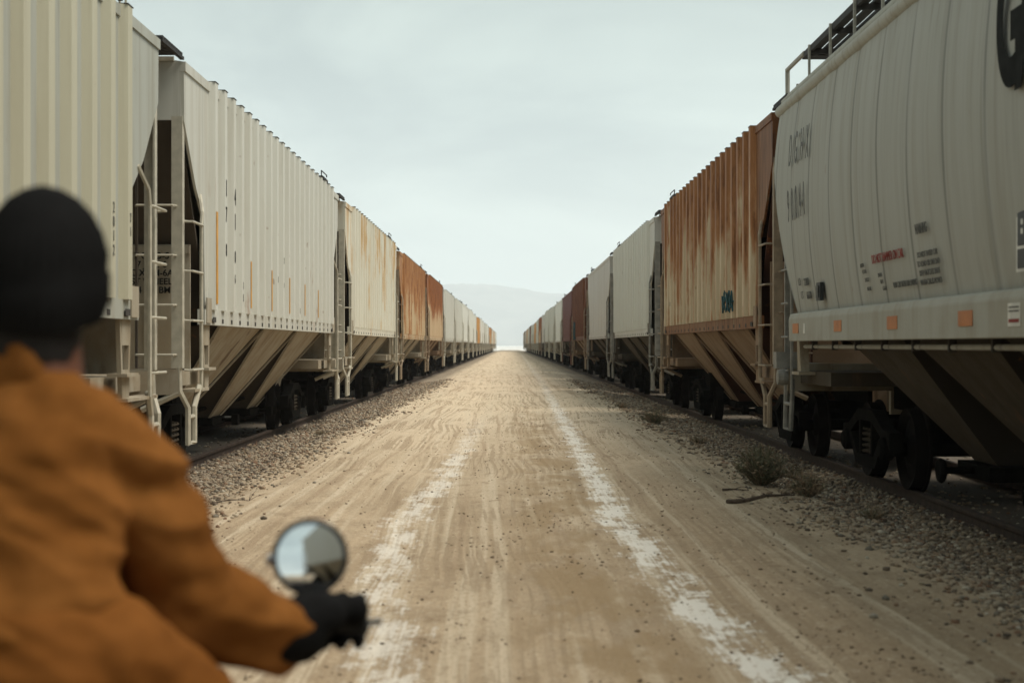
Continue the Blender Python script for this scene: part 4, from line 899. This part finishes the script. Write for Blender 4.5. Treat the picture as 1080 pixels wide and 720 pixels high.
# beanie: rib knit dome with a turned up cuff
b = MB(); n_ = 72; V_ = []; prof_ = [(.082, -.105), (.096, -.102), (.1045, -.070), (.1050, -.022), (.1005, -.012), (.1025, .02), (.093, .062), (.077, .100), (.054, .130), (.029, .147), (.008, .153)]
hc = L_((HX, HY - .002, HZ_ - .002))
for j, (rr_, zz) in enumerate(prof_):
    for i in range(n_):
        a = 2 * math.pi * i / n_; rb = rr_ * (1 + .016 * (1 if i % 2 else -1)); tz = zz + (-.035 * -math.sin(a) if False else (.030 * math.sin(a)) * (1 - max(0, zz) / .15))
        V_.append((hc.x + math.cos(a) * rb * 1.17, hc.y + math.sin(a) * rb * 1.16, hc.z + tz))
Ff = [(j * n_ + i, j * n_ + (i + 1) % n_, (j + 1) * n_ + (i + 1) % n_, (j + 1) * n_ + i) for j in range(len(prof_) - 1) for i in range(n_)] + [tuple((len(prof_) - 1) * n_ + i for i in range(n_))]
b.add(V_, Ff, M_knit); b.obj('beanie', rider, smooth=True)
blob([([L_((HX - .01, HY - .030, HZ_ - .085)), L_((HX - .008, HY - .045, HZ_ - .17))], [.092, .074], (1.14, .85, .9))], 'hair', M_hair, rider, .008, 2)
# gloves with four fingers curled over the grip and a thumb under it
def glove(gx, s):
    gy, gz_ = 3.315, .868; P = []
    P.append((chain([(gx - s * .045, gy - .075, gz_ + .010), (gx - s * .012, gy - .045, gz_ + .022)]), [.042, .045], (1.0, 1.0, .78)))
    P.append((chain([(gx - s * .032, gy - .02, gz_ + .030), (gx + s * .040, gy - .02, gz_ + .026)]), [.026, .024]))
    for k in range(4):
        fx = gx + s * (-.036 + k * .0265); ln = (.95, 1.05, 1.0, .82)[k]; r_ = (.0135, .0135, .013, .0115)[k]
        P.append((chain([(fx, gy - .012, gz_ + .034), (fx, gy + .028 * ln, gz_ + .034), (fx, gy + .046 * ln, gz_ + .006), (fx, gy + .030 * ln, gz_ - .026), (fx, gy + .008, gz_ - .030)]), [r_ * 1.15, r_ * 1.1, r_, r_ * .95, r_ * .85]))
    P.append((chain([(gx - s * .045, gy - .055, gz_ - .004), (gx - s * .052, gy - .022, gz_ - .030), (gx - s * .040, gy + .018, gz_ - .034), (gx - s * .030, gy + .040, gz_ - .020)]), [.020, .017, .0145, .012]))
    P.append((chain([(gx - s * .060, gy - .085, gz_ + .004), (gx - s * .040, gy - .065, gz_ + .004)]), [.050, .050]))
    ctr = L_((gx, gy + .012, gz_)); P = [([ctr + (Vector(q) - ctr) * 1.42 for q in ch[0]], [rr_ * 1.45 for rr_ in ch[1]]) + tuple(ch[2:]) for ch in P]
    blob(P, 'glove', M_glove, rider, .0055, 3)
glove(-.390, 1); glove(-1.210, -1)
for A in (ankle, lankle):
    x, y, _ = A; blob([(chain([(x, y - .03, .20), (x, y - .02, .06)]), [.058, .052]), (chain([(x, y - .03, .048), (x, y + .10, .046), (x, y + .20, .040)]), [.046, .046, .036], (1.05, 1, .85))], 'boot', M_boot, rider, .009, 2)

bike = empty('motorcycle', (BX, 2.95, 0)); tag(bike, 'motorcycle with a round chrome handlebar mirror under the rider', 'motorcycle')
CH = Mat('polished chrome', .12, 1.0); CH.col((.75, .76, .77)); CH = CH.m
RUB = simple('black rubber', (.012, .012, .012), .8); TANK = simple('black gloss tank enamel', (.012, .012, .014), .25, spec=.6); ENG = simple('cast aluminium', (.35, .35, .36), .45, .8)
MIR = Mat('mirror glass', .03, 1.0); MIR.col((.82, .85, .86)); MIR = MIR.m
def BL(p): return Vector(p) - Vector((BX, 2.95, 0))
for yw in (2.22, 3.78):
    b = MB(); b.lathe([(.255, -.045), (.285, -.06), (.315, -.045), (.325, 0), (.315, .045), (.285, .06), (.255, .045)], BL((BX, yw, .325)), 'x', RUB, 40)
    o = b.obj('wheel', bike, smooth=True)
    b = MB(); b.lathe([(.235, -.03), (.256, -.035), (.256, .035), (.235, .03)], BL((BX, yw, .325)), 'x', CH, 40); b.lathe([(.05, -.06), (.05, .06)], BL((BX, yw, .325)), 'x', ENG, 16)
    for k in range(20):
        a = k * math.pi / 10; b.tube([BL((BX + (.03 if k % 2 else -.03), yw + .045 * math.cos(a), .325 + .045 * math.sin(a))), BL((BX, yw + .24 * math.cos(a + .25), .325 + .24 * math.sin(a + .25)))], .0022, CH, 4)
    b.obj('rim', o)
    b = MB(); V_ = []
    for i in range(17):
        a = R(15) + R(150) * i / 16
        for xx, rr_ in ((-.075, .345), (-.05, .362), (0, .370), (.05, .362), (.075, .345)): V_.append(tuple(BL((BX + xx, yw - math.cos(a) * rr_, .325 + math.sin(a) * rr_))))
    b.add(V_, [(i * 5 + k, i * 5 + k + 1, (i + 1) * 5 + k + 1, (i + 1) * 5 + k) for i in range(16) for k in range(4)], TANK); b.obj('fender', bike, smooth=True)
b = MB()
for s in (-1, 1):
    b.tube([BL((BX + s * .10, 3.78, .325)), BL((BX + s * .10, 3.50, .84))], .024, CH, 10)
b.box(*(BL((BX - .13, 0, 0)).x, BL((BX + .13, 0, 0)).x), 3.46 - 2.95, 3.56 - 2.95, .80, .83, ENG); b.obj('fork', bike, smooth=True)
b = MB()
for s in (-1, 1):
    b.tube([BL((BX + s * .12, 2.22, .325)), BL((BX + s * .13, 2.65, .36)), BL((BX + s * .12, 2.70, .60)), BL((BX + s * .03, 3.40, .78))], .018, TANK, 8)
    b.tube([BL((BX + s * .03, 3.40, .74)), BL((BX + s * .11, 3.32, .32)), BL((BX + s * .12, 2.70, .28)), BL((BX + s * .13, 2.65, .36))], .018, TANK, 8)
    b.tube([BL((BX + s * .14, 2.24, .34)), BL((BX + s * .14, 2.36, .66))], .022, CH, 8)
b.obj('frame', bike, smooth=True)
blob([([BL((BX, 3.06, .70)), BL((BX, 3.34, .73))], [.125, .085], (1, 1, .72))], 'fuel_tank', TANK, bike, .01, 2)
blob([([BL((BX, 2.42, .70)), BL((BX, 2.62, .69)), BL((BX, 2.90, .695))], [.10, .12, .09], (1.15, 1, .45))], 'seat', RUB, bike, .01, 2)
b = MB(); b.box(-.14, .14, -.12, .22, .26, .44, ENG); b.box(-.10, .10, -.02, .12, .44, .50, ENG)
for k in range(7): b.box(-.095, .095, -.04, .14, .505 + k * .018, .512 + k * .018, ENG)
b.box(-.07, .07, -.02, .12, .50, .60, ENG); b.obj('engine', bike, bevel=.006)
b = MB(); b.tube([(.08, .14, .52), (.15, .26, .42), (.17, .18, .26), (.18, -.2, .25), (.18, -.75, .30)], [.02, .02, .02, .035, .042], CH, 10); b.obj('exhaust', bike, smooth=True)
b = MB(); b.lathe([(.03, -.10), (.075, -.06), (.09, 0), (.09, .03), (.07, .045)], BL((BX, 3.66, .80)), 'y', CH, 24); b.obj('headlight', bike, smooth=True)
# handlebar in the riders' hands
b = MB(); b.tube([BL((-1.31, 3.30, .868)), BL((-1.15, 3.325, .870)), BL((-1.0, 3.40, .855)), BL((-.92, 3.50, .835)), BL((BX, 3.51, .835)), BL((-.68, 3.50, .835)), BL((-.60, 3.40, .855)), BL((-.45, 3.325, .870)), BL((-.325, 3.306, .868))], .011, CH, 10)
o = b.obj('handlebar', bike, smooth=True)
for s, x0 in ((1, -.45), (-1, -1.15)):
    g = MB(); g.tube([BL((x0, 3.325, .870)), BL((x0 + s * .125, 3.305, .868))], .017, RUB, 12); g.lathe([(.012, 0), (.02, .002), (.02, .016), (.01, .02)], BL((x0 + s * .127, 3.305, .868)), (s, 0, 0), RUB, 12); g.obj('grip', o, smooth=True)
    g = MB(); g.tube([BL((x0 - s * .02, 3.34, .868)), BL((x0 + s * .02, 3.39, .860)), BL((x0 + s * .12, 3.385, .855)), BL((x0 + s * .165, 3.365, .866))], [.008, .007, .006, .008], CH, 8); g.obj('brake_lever', o, smooth=True)
# round mirrors on stems
def mirror(cx_, cyw, cz, sx_, s):
    c0 = Vector((cx_, cyw, cz)); nrm = Vector((.18 * s + .02, -1, .12)).normalized()
    m = MB(); m.tube([BL((sx_, 3.33, .872)), BL((sx_, 3.345, .90)), BL((cx_ + .02 * s, cyw + .035, cz - .06)), BL(c0 - nrm * .02)], .006, RUB, 8); o = m.obj('mirror', bike, smooth=True)
    m = MB(); m.lathe([(.010, -.042), (.05, -.034), (.077, -.014), (.084, .0), (.084, .006), (.080, .008), (.0785, .002)], BL(c0), nrm, TANK, 40); m.obj('mirror_housing', o, smooth=True)
    m = MB(); pr = [(.0785 * q / 10, .0015 + .0035 * (1 - (q / 10) ** 2)) for q in range(10, -1, -1)]; m.lathe([(.0785, .0005)] + pr, BL(c0), nrm, MIR, 40); m.obj('mirror_glass', o, smooth=True)
    m = MB(); cc_ = BL(c0 + Vector((-.085 * s, -.004, -.006))); vs_, fs_ = SPH; m.add([(cc_.x + v[0] * .014, cc_.y + v[1] * .010, cc_.z + v[2] * .014) for v in vs_], fs_, CH); m.obj('mirror_bolt', o, smooth=True)
mc = px(327, 587, 3.38); mirror(mc.x, mc.y, mc.z, -.415, 1)
mirror(2 * BX - mc.x, mc.y, mc.z, -1.185, -1)
b = MB(); b.lathe([(.02, -.06), (.045, -.05), (.05, 0), (.05, .01), (.045, .016), (.01, .017)], BL((BX, 3.44, .86)), (0, -.5, .85), CH, 28); b.obj('speedometer', bike, smooth=True)
